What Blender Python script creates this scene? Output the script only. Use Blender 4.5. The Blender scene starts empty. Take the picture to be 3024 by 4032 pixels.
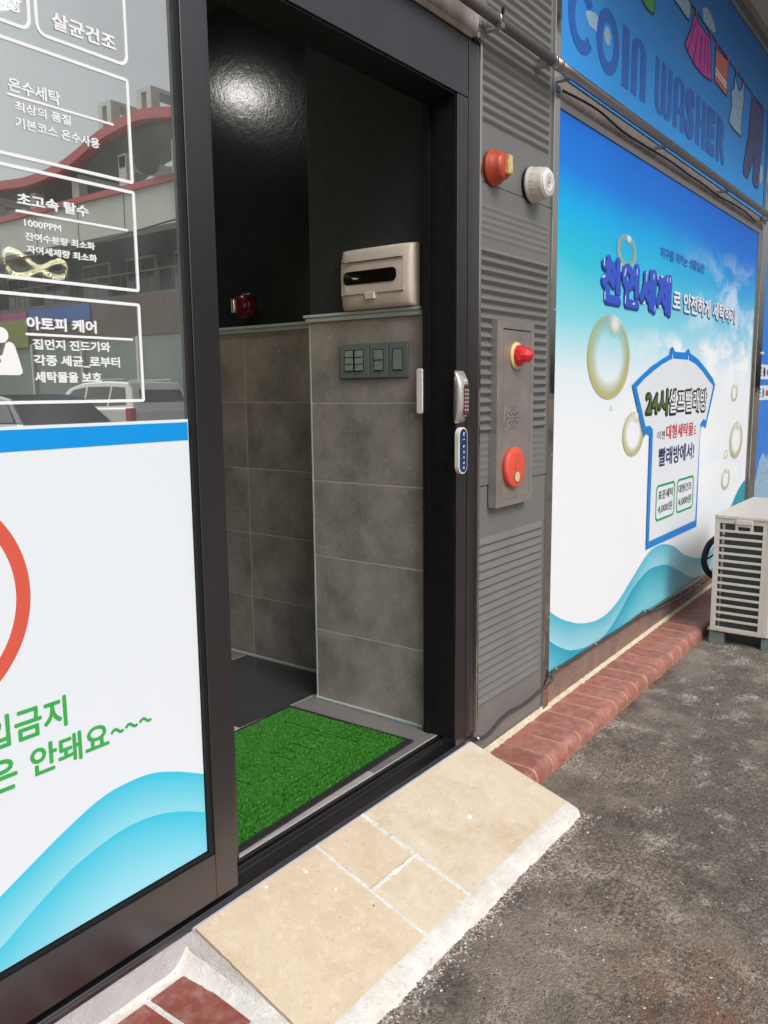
import bpy, bmesh, math, random
from mathutils import Vector, Matrix, noise
import numpy as np
random.seed(7); rng = np.random.default_rng(7)
PI = math.pi
scn = bpy.context.scene
COL = scn.collection

# ------------------------------------------------------------------ camera, sky, sun, exposure
CAM = Vector((0.0, -1.383, 1.2))
def cam_setup():
    yaw, pitch, roll = map(math.radians, (53.2428, 8.3781, 0.5622))
    f = Vector((math.sin(yaw)*math.cos(pitch), math.cos(yaw)*math.cos(pitch), -math.sin(pitch)))
    r = Vector((math.cos(yaw), -math.sin(yaw), 0)); d = f.cross(r)
    r2 = r*math.cos(roll) + d*math.sin(roll); d2 = -r*math.sin(roll) + d*math.cos(roll)
    M = Matrix((r2, -d2, -f)).transposed().to_4x4(); M.translation = CAM
    cd = bpy.data.cameras.new('camera'); cd.sensor_fit = 'VERTICAL'; cd.sensor_height = 36.0
    cd.lens = 3219.45/4032*36.0; cd.clip_start = 0.02; cd.clip_end = 2000
    o = bpy.data.objects.new('camera', cd); o.matrix_world = M; COL.objects.link(o); scn.camera = o
cam_setup()
SUN_EL, SUN_AZ = 44.0, 198.0      # azimuth measured clockwise from +Y: the sun stands over the street
w = bpy.data.worlds.new('World'); scn.world = w; w.use_nodes = True
nt = w.node_tree; bg = nt.nodes['Background']
sky = nt.nodes.new('ShaderNodeTexSky'); sky.sky_type = 'NISHITA'; sky.sun_disc = False
sky.sun_elevation = math.radians(SUN_EL); sky.sun_rotation = math.radians(SUN_AZ)
sky.dust_density = 6.0; sky.air_density = 1.0; sky.ozone_density = 1.0
hs = nt.nodes.new('ShaderNodeHueSaturation'); hs.inputs['Saturation'].default_value = 0.22
nt.links.new(sky.outputs[0], hs.inputs['Color']); nt.links.new(hs.outputs[0], bg.inputs['Color'])
bg.inputs['Strength'].default_value = 0.15
sd = bpy.data.lights.new('sun', 'SUN'); sd.energy = 1.3; sd.angle = math.radians(24); sd.color = (1.0, 0.98, 0.95)
so = bpy.data.objects.new('sun', sd); COL.objects.link(so)
_a, _e = math.radians(SUN_AZ), math.radians(SUN_EL)
sdir = Vector((math.sin(_a)*math.cos(_e), math.cos(_a)*math.cos(_e), math.sin(_e)))
so.rotation_euler = sdir.to_track_quat('Z', 'Y').to_euler(); so.location = (2, -6, 8)
scn.view_settings.view_transform = 'Standard'; scn.view_settings.look = 'None'
scn.view_settings.gamma = 1.0; scn.view_settings.use_curve_mapping = False
scn.view_settings.exposure = -0.24
try:
    scn.cycles.use_denoising = True
    scn.cycles.max_bounces = 10; scn.cycles.transparent_max_bounces = 16
    scn.cycles.sample_clamp_indirect = 8.0
except Exception: pass

# ------------------------------------------------------------------ helpers
def L1(v):
    v /= 255.0
    return v/12.92 if v <= 0.04045 else ((v+0.055)/1.055)**2.4
def C(r, g, b, k=1.0): return (L1(r)*k, L1(g)*k, L1(b)*k, 1.0)

class NT:
    def __init__(s, name):
        s.m = bpy.data.materials.new(name); s.m.use_nodes = True; s.t = s.m.node_tree
        s.b = s.t.nodes['Principled BSDF']; s._tc = None
    def n(s, t, **kw):
        nd = s.t.nodes.new(t)
        for k, v in kw.items():
            if k in nd.inputs: nd.inputs[k].default_value = v
            else: setattr(nd, k, v)
        return nd
    def l(s, a, b): s.t.links.new(a, b)
    def co(s):
        if s._tc is None: s._tc = s.n('ShaderNodeTexCoord')
        return s._tc.outputs['Object']
    def noise(s, scale, detail=4, rough=0.55, vec=None, dist=0.0):
        nd = s.n('ShaderNodeTexNoise'); nd.inputs['Scale'].default_value = scale
        nd.inputs['Detail'].default_value = detail; nd.inputs['Roughness'].default_value = rough
        nd.inputs['Distortion'].default_value = dist
        s.l(vec or s.co(), nd.inputs['Vector']); return nd.outputs['Fac']
    def vor(s, scale, feat='F1', vec=None, out='Distance'):
        nd = s.n('ShaderNodeTexVoronoi'); nd.feature = feat; nd.inputs['Scale'].default_value = scale
        s.l(vec or s.co(), nd.inputs['Vector']); return nd.outputs[out]
    def ramp(s, src, stops):
        nd = s.n('ShaderNodeValToRGB'); cr = nd.color_ramp
        while len(cr.elements) < len(stops): cr.elements.new(0.5)
        for e, (p, c) in zip(cr.elements, stops):
            e.position = p; e.color = c if isinstance(c, tuple) else (c, c, c, 1)
        s.l(src, nd.inputs[0]); return nd.outputs[0]
    def mix(s, fac, a, b, mode='MIX'):
        nd = s.n('ShaderNodeMix'); nd.data_type = 'RGBA'; nd.blend_type = mode
        for i, v in ((0, fac), (6, a), (7, b)):
            if hasattr(v, 'is_output'): s.l(v, nd.inputs[i])
            else: nd.inputs[i].default_value = v
        return nd.outputs[2]
    def math(s, op, a, b=None, clamp=False):
        nd = s.n('ShaderNodeMath'); nd.operation = op; nd.use_clamp = clamp
        for i, v in ((0, a), (1, b)):
            if v is None: continue
            if hasattr(v, 'is_output'): s.l(v, nd.inputs[i])
            else: nd.inputs[i].default_value = v
        return nd.outputs[0]
    def sep(s, v=None):
        nd = s.n('ShaderNodeSeparateXYZ'); s.l(v or s.co(), nd.inputs[0]); return nd.outputs
    def mr(s, v, a, b, c=0.0, d=1.0):
        nd = s.n('ShaderNodeMapRange'); s.l(v, nd.inputs[0])
        for i, q in enumerate((a, b, c, d)): nd.inputs[i+1].default_value = q
        return nd.outputs[0]
    def bump(s, h, strength=0.3, dist=0.01):
        nd = s.n('ShaderNodeBump'); nd.inputs['Strength'].default_value = strength
        nd.inputs['Distance'].default_value = dist; s.l(h, nd.inputs['Height'])
        s.l(nd.outputs[0], s.b.inputs['Normal'])
    def set(s, **kw):
        for k, v in kw.items():
            k = {'base': 'Base Color', 'rough': 'Roughness', 'metal': 'Metallic', 'spec': 'Specular IOR Level',
                 'alpha': 'Alpha', 'coat': 'Coat Weight', 'coatr': 'Coat Roughness', 'emit': 'Emission Color', 'emits': 'Emission Strength',
                 'trans': 'Transmission Weight'}.get(k, k)
            if hasattr(v, 'is_output'): s.l(v, s.b.inputs[k])
            else: s.b.inputs[k].default_value = v
        return s

def simple(name, col, rough=0.5, metal=0.0, var=0.06, scale=14, bump=0.0, bscale=200, coat=0.0):
    N = NT(name)
    f = N.noise(scale, 5)
    dark = tuple(c*(1-var*2) for c in col[:3])+(1,); lite = tuple(min(1, c*(1+var)) for c in col[:3])+(1,)
    N.set(base=N.ramp(f, [(0.3, dark), (0.7, lite)]), metal=metal)
    if var > .015: N.set(rough=N.mr(N.noise(scale*3, 3), 0.3, 0.7, max(0.02, rough-0.06), min(1, rough+0.08)))
    else: N.set(rough=rough)
    if coat: N.set(coat=coat, coatr=0.1)
    if bump: N.bump(N.noise(bscale, 2), bump, 0.001)
    return N.m

M = {}
# painted aluminium of the door and window frames
def m_frame():
    N = NT('charcoal_anodised_metal')
    sc = N.n('ShaderNodeMapping'); sc.inputs['Scale'].default_value = (1, 1, 1); N.l(N.co(), sc.inputs['Vector'])
    f = N.noise(60, 3, vec=sc.outputs[0])
    dust = N.noise(7, 5)
    base = N.mix(N.mr(dust, .45, .8), C(104, 102, 106), C(110, 107, 110))
    N.set(base=base, metal=0.95, rough=.29, spec=0.5)
    return N.m
M['frame'] = m_frame()
M['black'] = simple('black_gasket_rubber', C(14, 14, 16), .55, var=.1)
M['blackin'] = simple('black_inner_profile', C(18, 19, 22), .5, .2, var=.1)
def m_steel(name, base, rough, wavy=0.0, stain=0.0):
    N = NT(name)
    b = base
    if stain:
        st = N.noise(5, 6, .7)
        mp = N.n('ShaderNodeMapping'); mp.inputs['Scale'].default_value = (30, 30, 1.5); N.l(N.co(), mp.inputs['Vector'])
        st2 = N.noise(1, 5, .7, vec=mp.outputs[0])
        b = N.mix(N.mr(st, .42, .7, 0, stain), base, C(120, 98, 78))
        b = N.mix(N.mr(st2, .5, .75, 0, stain*.8), b, C(205, 200, 190))
    N.set(base=b, metal=1.0, rough=N.mr(N.noise(25, 4), .3, .7, max(.02, rough-.04), rough+.08))
    if wavy: N.bump(N.noise(9, 2), wavy, .02)
    return N.m
M['mirror'] = m_steel('polished_stainless', C(208, 205, 200), .06, .06)
M['steel'] = m_steel('brushed_stainless', C(182, 176, 170), .3)
M['kick'] = simple('dull_stainless_kick', C(168, 152, 142), .28, .55, var=.12, scale=8)
M['flash'] = m_steel('stained_flashing', C(190, 182, 174), .42, .1, .8)
M['boxsteel'] = simple('satin_steel', C(168, 161, 155), .34, .55, var=.09, scale=11)
M['zinc'] = m_steel('zinc_clip', C(205, 203, 200), .3)
M['pipe'] = simple('grey_painted_pipe', C(104, 99, 98), .5, .1, bump=.05)
M['clad'] = None
def m_clad():
    N = NT('grey_coated_steel_cladding')
    g = N.n('ShaderNodeNewGeometry'); z = N.sep(g.outputs['Position'])[2]
    dust = N.math('MULTIPLY', N.mr(N.noise(6, 6, .6), .35, .75), N.mr(z, -.1, 1.2, .8, .2), True)
    N.set(base=N.mix(dust, C(116, 116, 115), C(136, 132, 127)), metal=.1, rough=.42, spec=.5)
    N.bump(N.noise(700, 2), .06, .0006)
    return N.m
M['clad'] = m_clad()
M['skirt'] = M['clad']
M['white_vinyl'] = simple('white_vinyl', C(240, 241, 243), .35, var=.01)
M['white_film'] = simple('white_film', C(228, 234, 241), .3, var=.001)
M['blue_vinyl'] = simple('bright_blue_vinyl', C(15, 150, 228), .3, var=.01)
M['red_vinyl'] = simple('orange_red_vinyl', C(216, 92, 74), .35, var=.01)
M['green_vinyl'] = simple('green_vinyl', C(62, 172, 82), .35, var=.01)
M['sign_blue'] = simple('sign_blue_print', C(0, 130, 218), .35, var=.01)
M['royal'] = simple('royal_blue_print', C(42, 84, 205), .3, var=.02)
M['navyshadow'] = simple('dark_blue_print', C(34, 58, 150), .35, var=.01)
M['slate_blue'] = simple('muted_blue_print', C(36, 98, 178), .35, var=.01)
M['coin'] = simple('coin_blue_print', C(32, 96, 182), .35, var=.03)
M['olive'] = simple('olive_print', C(84, 112, 50), .35, var=.01)
M['ink'] = simple('black_print', C(38, 38, 36), .35, var=.01)
M['crimson'] = simple('crimson_print', C(208, 52, 66), .35, var=.01)
M['navyt'] = simple('navy_print', C(38, 34, 98), .35, var=.01)
M['greenline'] = simple('green_outline_print', C(30, 154, 82), .35, var=.01)
M['whiteprint'] = simple('white_print', C(236, 238, 242), .35, var=.01)

def m_wave(name, hi, lo, d0, d1):
    N = NT(name); at = N.n('ShaderNodeAttribute'); at.attribute_name = 'depth'
    t = N.math('ADD', N.mr(at.outputs['Fac'], d0, d1), N.math('MULTIPLY', N.math('SUBTRACT', N.noise(2.5, 2), .5), .5))
    N.set(base=N.ramp(t, [(.0, hi), (1.0, lo)]), rough=.3); return N.m
M['wave_a'] = m_wave('pale_cyan_wave_print', C(64, 198, 228), C(158, 222, 236), .0, .12)
M['wave_b'] = m_wave('cyan_wave_print', C(56, 196, 226), C(160, 224, 240), .0, .17)
M['swave_a'] = m_wave('sign_pale_wave_print', C(84, 188, 214), C(172, 222, 234), .0, .13)
M['swave_b'] = m_wave('sign_teal_wave_print', C(34, 166, 194), C(130, 212, 226), .0, .17)
M['teal'] = simple('teal_print', C(20, 156, 172), .35, var=.02)

def m_signsky():
    N = NT('printed_sky_panel'); o = N.sep(); x, z = o[0], o[2]
    wob = N.math('MULTIPLY', N.math('SUBTRACT', N.noise(1.3, 3), .5), .16)
    zt = N.mr(N.math('ADD', z, wob), 1.05, 2.25)
    left = N.ramp(zt, [(0, C(238, 240, 244)), (.18, C(222, 236, 243)), (.36, C(130, 214, 228)), (.55, C(46, 194, 220)), (.72, C(4, 172, 232)), (.84, C(20, 124, 224)), (1, C(18, 108, 214))])
    right = N.ramp(zt, [(0, C(236, 239, 243)), (.2, C(226, 236, 244)), (.38, C(150, 208, 235)), (.6, C(60, 168, 226)), (.8, C(16, 116, 214)), (1, C(8, 98, 208))])
    base = N.mix(N.mr(x, 3.3, 5.6), left, right)
    mp = N.n('ShaderNodeMapping'); mp.inputs['Scale'].default_value = (1.0, 1, 1.9); N.l(N.co(), mp.inputs['Vector'])
    cl = N.noise(2.6, 7, .62, vec=mp.outputs[0], dist=.4)
    m1 = N.math('MULTIPLY', N.mr(cl, .47, .62), N.math('MULTIPLY', N.mr(x, 4.3, 5.5), N.mr(z, 2.05, 1.6)), True)
    m2 = N.math('MULTIPLY', N.mr(cl, .44, .58), N.math('MULTIPLY', N.mr(x, 3.6, 4.4), N.math('MULTIPLY', N.mr(z, 1.5, 1.42), N.mr(z, 1.05, 1.25))), True)
    base = N.mix(m1, base, C(226, 236, 246)); base = N.mix(m2, base, C(240, 244, 248))
    N.set(base=base, rough=.45, spec=.25); return N.m
M['signsky'] = m_signsky()
def m_upsky():
    N = NT('printed_blue_fascia'); z = N.sep()[2]
    b = N.ramp(N.mr(N.math('ADD', z, N.math('MULTIPLY', N.noise(1.2, 3), .12)), 2.35, 3.3), [(0, C(52, 156, 232)), (.35, C(58, 142, 218)), (1, C(46, 120, 198))])
    N.set(base=b, rough=.5, spec=.25); return N.m
M['upsky'] = m_upsky()
M['farblue'] = simple('far_sign_blue_print', C(42, 128, 222), .35, var=.06, scale=2)
def m_bubble():
    N = NT('translucent_bubble_print'); tc = N.n('ShaderNodeTexCoord')
    g = N.n('ShaderNodeVectorMath'); g.operation = 'SUBTRACT'; g.inputs[1].default_value = (.5, .5, .5)
    N.l(tc.outputs['Generated'], g.inputs[0])
    s = N.sep(g.outputs[0])
    r = N.math('MULTIPLY', N.math('SQRT', N.math('ADD', N.math('POWER', s[0], 2), N.math('POWER', s[2], 2))), 2)
    al = N.ramp(r, [(.55, 0.0), (.82, .55), (.97, .95), (1.0, .6)])
    al = N.math('MULTIPLY', al, N.mr(s[2], .5, -.1, .45, 1.0))
    hl = N.math('MULTIPLY', N.mr(N.math('ADD', N.math('POWER', N.math('SUBTRACT', s[0], .1), 2), N.math('POWER', N.math('SUBTRACT', s[2], .4), 2)), .03, .0), .9, True)
    col = N.mix(hl, C(196, 190, 128), C(250, 250, 250))
    N.set(base=col, rough=.35, alpha=N.math('MAXIMUM', al, hl)); return N.m
M['bubble'] = m_bubble()
M['cloudp'] = simple('pale_cloud_print', C(150, 188, 214), .4, var=.12, scale=9)

def m_glass(name, refl, tint):
    N = NT(name); out = N.t.nodes['Material Output']; N.t.nodes.remove(N.b)
    tr = N.n('ShaderNodeBsdfTransparent'); tr.inputs[0].default_value = tint
    gl = N.n('ShaderNodeBsdfAnisotropic'); gl.inputs['Roughness'].default_value = 0.0; gl.inputs[0].default_value = (.93, .97, .96, 1)
    fr = N.n('ShaderNodeFresnel'); fr.inputs['IOR'].default_value = 1.5
    f = N.math('ADD', fr.outputs[0], refl, True)
    ms = N.n('ShaderNodeMixShader'); N.l(f, ms.inputs[0]); N.l(tr.outputs[0], ms.inputs[1]); N.l(gl.outputs[0], ms.inputs[2])
    df = N.n('ShaderNodeBsdfDiffuse'); df.inputs[0].default_value = (.8, .82, .82, 1)  # dust film, mixed in as a milky veil that lightens the reflection
    m2 = N.n('ShaderNodeMixShader'); N.l(N.mr(N.noise(5, 5, .6), .3, .75, .035, .10), m2.inputs[0]); N.l(ms.outputs[0], m2.inputs[1]); N.l(df.outputs[0], m2.inputs[2])
    N.l(m2.outputs[0], out.inputs[0]); return N.m
M['glass'] = m_glass('coated_window_glass', .66, (.82, .84, .83, 1))
M['glass2'] = m_glass('sliding_leaf_glass', .30, (.80, .83, .82, 1))

def m_travertine():
    N = NT('travertine'); 
    rnd = N.n('ShaderNodeObjectInfo').outputs['Random']
    a = N.noise(7, 6, .6, dist=.6); b = N.noise(40, 5, .6)
    base = N.ramp(a, [(.3, C(206, 188, 162)), (.5, C(220, 206, 185)), (.7, C(230, 219, 203))])
    base = N.mix(N.mr(rnd, 0, 1, .0, .42), base, C(212, 184, 148))
    base = N.mix(N.mr(b, .5, .7, 0, .5), base, C(234, 222, 204))
    v = N.vor(95, vec=None); pits = N.math('MULTIPLY', N.mr(v, .16, .07), N.mr(N.noise(14, 3), .5, .62), True)
    base = N.mix(N.mr(N.noise(55, 6, .75, dist=1.2), .56, .66, 0, .4), base, C(186, 158, 124))
    base = N.mix(N.mr(N.noise(230, 3, .7), .35, .65, 0, .22), base, C(176, 152, 124))
    base = N.mix(N.math('MULTIPLY', pits, .6), base, C(140, 108, 78))
    N.set(base=base, rough=.62, spec=.35)
    h = N.math('SUBTRACT', N.math('MULTIPLY', N.noise(160, 4), .35), pits)
    N.bump(h, .8, .0018); return N.m
M['trav'] = m_travertine()
def m_mortar(name, col, col2):
    N = NT(name); b_ = N.ramp(N.noise(18, 6, .65), [(.3, col2), (.65, col)])
    b_ = N.mix(N.math('MULTIPLY', N.mr(N.noise(70, 6, .75), .56, .68), .55, True), b_, tuple(q*.6 for q in col2[:3])+(1,))
    N.set(base=b_, rough=.85, spec=.2)
    N.bump(N.math('ADD', N.noise(60, 5, .7), N.math('MULTIPLY', N.noise(280, 3), .4)), .9, .005); return N.m
M['mortar'] = m_mortar('white_cement', C(236, 233, 228), C(212, 206, 198))
M['render'] = m_mortar('pale_render', C(196, 192, 196), C(180, 175, 177))
M['cream'] = m_mortar('cream_caulk', C(222, 213, 190), C(196, 184, 156))
M['joint'] = m_mortar('tan_joint', C(200, 160, 124), C(166, 128, 98))
def m_brick(name, c1, c2, rough, spots=True):
    N = NT(name); rnd = N.n('ShaderNodeObjectInfo').outputs['Random']
    ge = N.n('ShaderNodeNewGeometry').outputs['Position']
    a = N.noise(13, 6, .65, vec=ge)
    base = N.ramp(a, [(.3, c1), (.7, c2)])
    base = N.mix(N.mr(rnd, 0, 1, 0, .6), base, C(138, 88, 80))
    dust = N.mr(N.noise(26, 6, .7, vec=ge), .46, .75, 0, .55); base = N.mix(dust, base, C(186, 156, 146))
    if spots:
        v = N.vor(28, vec=ge); base = N.mix(N.math('MULTIPLY', N.mr(v, .13, .09), N.mr(N.noise(9, 2, vec=ge), .55, .6), True), base, C(92, 68, 64))
    N.set(base=base, rough=N.mr(N.noise(30, 3, vec=ge), .3, .7, rough-.1, rough+.12))
    N.bump(N.noise(150, 4, vec=ge), .2, .0012); return N.m
M['brick'] = m_brick('glazed_red_brick', C(152, 92, 80), C(182, 120, 106), .55)
M['quarry'] = m_brick('glazed_quarry_tile', C(138, 60, 46), C(160, 78, 62), .3, False)
def m_asphalt():
    N = NT('worn_asphalt')
    g = N.n('ShaderNodeNewGeometry').outputs['Position']
    big = N.noise(1.7, 6, .62, vec=g, dist=.3); mid = N.noise(7, 6, .65, vec=g); fine = N.noise(95, 4, .75, vec=g); grit = N.vor(210, vec=g)
    base = N.ramp(fine, [(.32, C(72, 63, 56)), (.5, C(126, 115, 104)), (.68, C(176, 164, 150))])
    base = N.mix(N.mr(big, .44, .56, .0, .5), base, C(82, 75, 73))
    base = N.mix(N.math('MULTIPLY', N.mr(mid, .53, .66), N.mr(fine, .4, .6), True), base, C(196, 186, 174))
    base = N.mix(N.math('MULTIPLY', N.mr(mid, .44, .34), .5, True), base, C(66, 60, 56))
    base = N.mix(N.mr(N.noise(2.6, 5, .6, vec=g, dist=.5), .5, .66, 0, .45), base, C(168, 156, 142))
    o = N.sep(g)
    d = N.math('ADD', N.math('POWER', N.math('SUBTRACT', o[0], 1.70), 2), N.math('POWER', N.math('ADD', o[1], .98), 2))
    rust = N.math('MULTIPLY', N.mr(d, .09, .0), N.mr(N.noise(9, 5, .7, vec=g), .42, .62), True)
    base = N.mix(N.math('MULTIPLY', rust, .55), base, C(146, 100, 76))
    N.set(base=base, rough=.8, spec=.35)
    h = N.math('ADD', N.math('MULTIPLY', fine, 1.0), N.math('MULTIPLY', grit, -.7))
    N.bump(h, .9, .006); return N.m
M['asphalt'] = m_asphalt()
def m_stones(name, stops, rough=.7):
    N = NT(name); r = N.n('ShaderNodeNewGeometry').outputs['Random Per Island']
    N.set(base=N.ramp(r, stops), rough=rough); return N.m
M['grit'] = m_stones('asphalt_chippings', [(0, C(64, 57, 52)), (.35, C(98, 88, 80)), (.7, C(132, 122, 112)), (.9, C(160, 150, 140)), (.97, C(205, 196, 184)), (1, C(234, 230, 224))])
M['gravel'] = m_stones('loose_gravel', [(0, C(70, 66, 64)), (.35, C(120, 114, 110)), (.6, C(160, 152, 146)), (.8, C(176, 150, 136)), (1, C(226, 222, 218))])
def m_turf():
    N = NT('green_turf_pile'); r = N.n('ShaderNodeNewGeometry').outputs['Random Per Island']
    z = N.sep()[2]
    c = N.ramp(r, [(0, C(48, 116, 36)), (.5, C(62, 138, 46)), (1, C(84, 158, 60))])
    N.set(base=c, rough=.6, spec=.3); return N.m
M['turf'] = m_turf()
M['turfbase'] = simple('green_mat_backing', C(26, 78, 22), .9, var=.2, scale=90)
M['rubber'] = simple('mat_rubber_border', C(36, 34, 36), .6, bump=.2, bscale=600)
def m_tile(name, c1, c2, rough, greenish=0):
    N = NT(name); g = N.n('ShaderNodeNewGeometry').outputs['Position']
    rnd = N.n('ShaderNodeObjectInfo').outputs['Random']
    v = N.n('ShaderNodeVectorMath'); v.operation = 'ADD'; N.l(g, v.inputs[0])
    cb = N.n('ShaderNodeCombineXYZ'); N.l(N.math('MULTIPLY', rnd, 40), cb.inputs[1]); N.l(cb.outputs[0], v.inputs[1])
    a = N.noise(6, 7, .66, vec=v.outputs[0]); b = N.noise(45, 5, .7, vec=v.outputs[0], dist=.8)
    base = N.ramp(a, [(.32, c1), (.68, c2)])
    base = N.mix(N.mr(b, .35, .25, 0, .4), base, tuple(q*.6 for q in c1[:3])+(1,))
    base = N.mix(N.mr(b, .55, .75, 0, .4), base, tuple(min(1, q*1.6) for q in c2[:3])+(1,))
    N.set(base=base, rough=rough); N.bump(b, .12, .0015); return N.m
M['walltile'] = m_tile('grey_stone_wall_tile', C(118, 116, 108), C(166, 160, 152), .4)
M['floorlight'] = m_tile('pale_grey_floor_tile', C(160, 155, 153), C(176, 171, 170), .35)
M['floordark'] = m_tile('dark_floor_tile', C(48, 52, 54), C(58, 62, 64), .25)
M['floormid'] = m_tile('mid_grey_floor_tile', C(112, 110, 109), C(126, 123, 122), .35)
M['grout'] = simple('pale_grout', C(186, 184, 180), .8)
M['trimwhite'] = simple('pale_pvc_trim', C(178, 190, 184), .35, var=.02)
def m_darkwall():
    N = NT('dark_green_textured_paint')
    N.set(base=N.ramp(N.noise(5, 4), [(.3, C(30, 37, 35)), (.7, C(37, 44, 42))]), rough=.22, spec=.42)
    h = N.math('ADD', N.noise(38, 3, .6, dist=.5), N.math('MULTIPLY', N.noise(110, 2), .3)); N.bump(h, .13, .006); return N.m
M['darkwall'] = m_darkwall()
M['darkmatte'] = simple('dark_green_matt_paint', C(34, 41, 39), .7, var=.08, bump=.1, bscale=90)
M['ceil'] = simple('dark_ceiling', C(60, 62, 62), .7)
M['plaster'] = simple('grey_wall', C(150, 148, 146), .8, bump=.2, bscale=120)
M['ivory'] = simple('ivory_plastic', C(214, 200, 186), .3, var=.02)
M['switch'] = simple('slate_green_switch_plastic', C(104, 114, 110), .38, var=.03)
M['switchkey'] = simple('slate_rocker_plastic', C(122, 134, 129), .34, var=.03)
M['smoke'] = simple('smoked_window', C(24, 20, 18), .12, var=.3)
M['orange'] = simple('orange_red_housing', C(184, 74, 52), .35, var=.05)
M['darkred'] = simple('deep_red_housing', C(96, 16, 20), .25, var=.05)
M['lens'] = simple('amber_lens', C(220, 188, 116), .12, var=.15, scale=60)
M['clearlens'] = simple('clear_lens', C(200, 196, 180), .08, var=.2, scale=60)
M['whiteplast'] = simple('white_plastic', C(226, 224, 220), .35, var=.02)
M['offwhite'] = simple('off_white_plastic', C(202, 198, 190), .4, var=.03)
M['redlamp'] = NT('red_lamp_plastic').set(base=C(214, 28, 36), rough=.12, coat=.6).m
M['salmon'] = simple('salmon_red_plastic', C(224, 88, 70), .4, var=.03)
M['creamring'] = simple('aged_cream_ring', C(220, 198, 140), .4, var=.05)
M['silver'] = simple('silver_plastic', C(205, 202, 198), .25, .6, var=.02)
M['maroon'] = simple('maroon_keypad', C(96, 58, 58), .3, var=.05)
M['navypad'] = simple('navy_button_face', C(26, 58, 98), .25, var=.02)
M['acbody'] = simple('beige_enamel', C(212, 204, 194), .38, var=.02)
M['accoil'] = simple('dark_condenser_coil', C(70, 76, 72), .5, .4, var=.15, scale=200)
M['cable'] = simple('grey_cable_sheath', C(66, 66, 68), .45, var=.06)
M['hose'] = simple('black_insulation', C(30, 30, 34), .8, var=.1)
M['soffit'] = simple('pale_soffit', C(196, 194, 196), .7, var=.02)
M['navybar'] = m_steel('blue_reflecting_bar', C(90, 110, 130), .2)
M['seal'] = simple('bluish_sealant', C(186, 190, 210), .5, var=.03)
M['pink'] = simple('magenta_print', C(196, 66, 168), .4, var=.25, scale=18)
M['salmonp'] = simple('salmon_print', C(196, 112, 104), .4, var=.06)
M['paleblue'] = simple('pale_dotted_print', C(150, 186, 214), .4, var=.2, scale=40)
M['denim'] = simple('dark_denim_print', C(66, 76, 136), .4, var=.3, scale=30)
M['greenp'] = simple('leaf_green_print', C(72, 158, 76), .4, var=.1)
M['line'] = simple('dark_line_print', C(46, 44, 84), .4)
# street across the road
M['facade'] = simple('pale_green_grey_render', C(214, 218, 206), .7, var=.05, scale=.8)
M['redtrim'] = simple('red_painted_trim', C(196, 62, 56), .5, var=.06)
M['cols'] = simple('off_white_columns', C(226, 228, 220), .6, var=.04)
M['brown'] = simple('brown_brick_band', C(104, 84, 74), .7, var=.15, scale=9)
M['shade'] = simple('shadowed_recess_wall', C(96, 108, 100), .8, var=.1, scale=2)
M['shutter'] = simple('grey_green_shutter', C(134, 146, 138), .6, var=.06)
M['banner'] = simple('blue_banner', C(30, 96, 178), .5)
M['bannerp'] = simple('pink_banner', C(170, 60, 120), .5)
M['bannery'] = simple('yellow_green_banner', C(140, 148, 60), .5)
M['carwhite'] = simple('white_car_paint', C(226, 226, 220), .2, var=.02, coat=.8)
M['cardark'] = simple('dark_car_paint', C(44, 50, 58), .2, .4, var=.02, coat=.8)
M['carglass'] = simple('dark_car_glass', C(30, 38, 38), .06, var=.05)
M['taillight'] = simple('red_tail_lamp', C(190, 26, 26), .15)
M['tyre'] = simple('tyre_rubber', C(26, 26, 27), .8)
M['rim'] = simple('alloy_rim', C(160, 160, 162), .3, .8)
def m_emit(name, col, s):
    N = NT(name); N.set(base=(1, 1, 1, 1), emit=col, emits=s); return N.m
M['led'] = m_emit('warm_led_strip', (1, .82, .54, 1), 60)
M['brass'] = simple('brass_band', C(196, 160, 84), .3, .9)
M['lampglow'] = m_emit('ceiling_lamp_diffuser', (1, .97, .92, 1), 78)
M['led_red'] = m_emit('red_indicator', (1, .1, .06, 1), 1.2)

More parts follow.
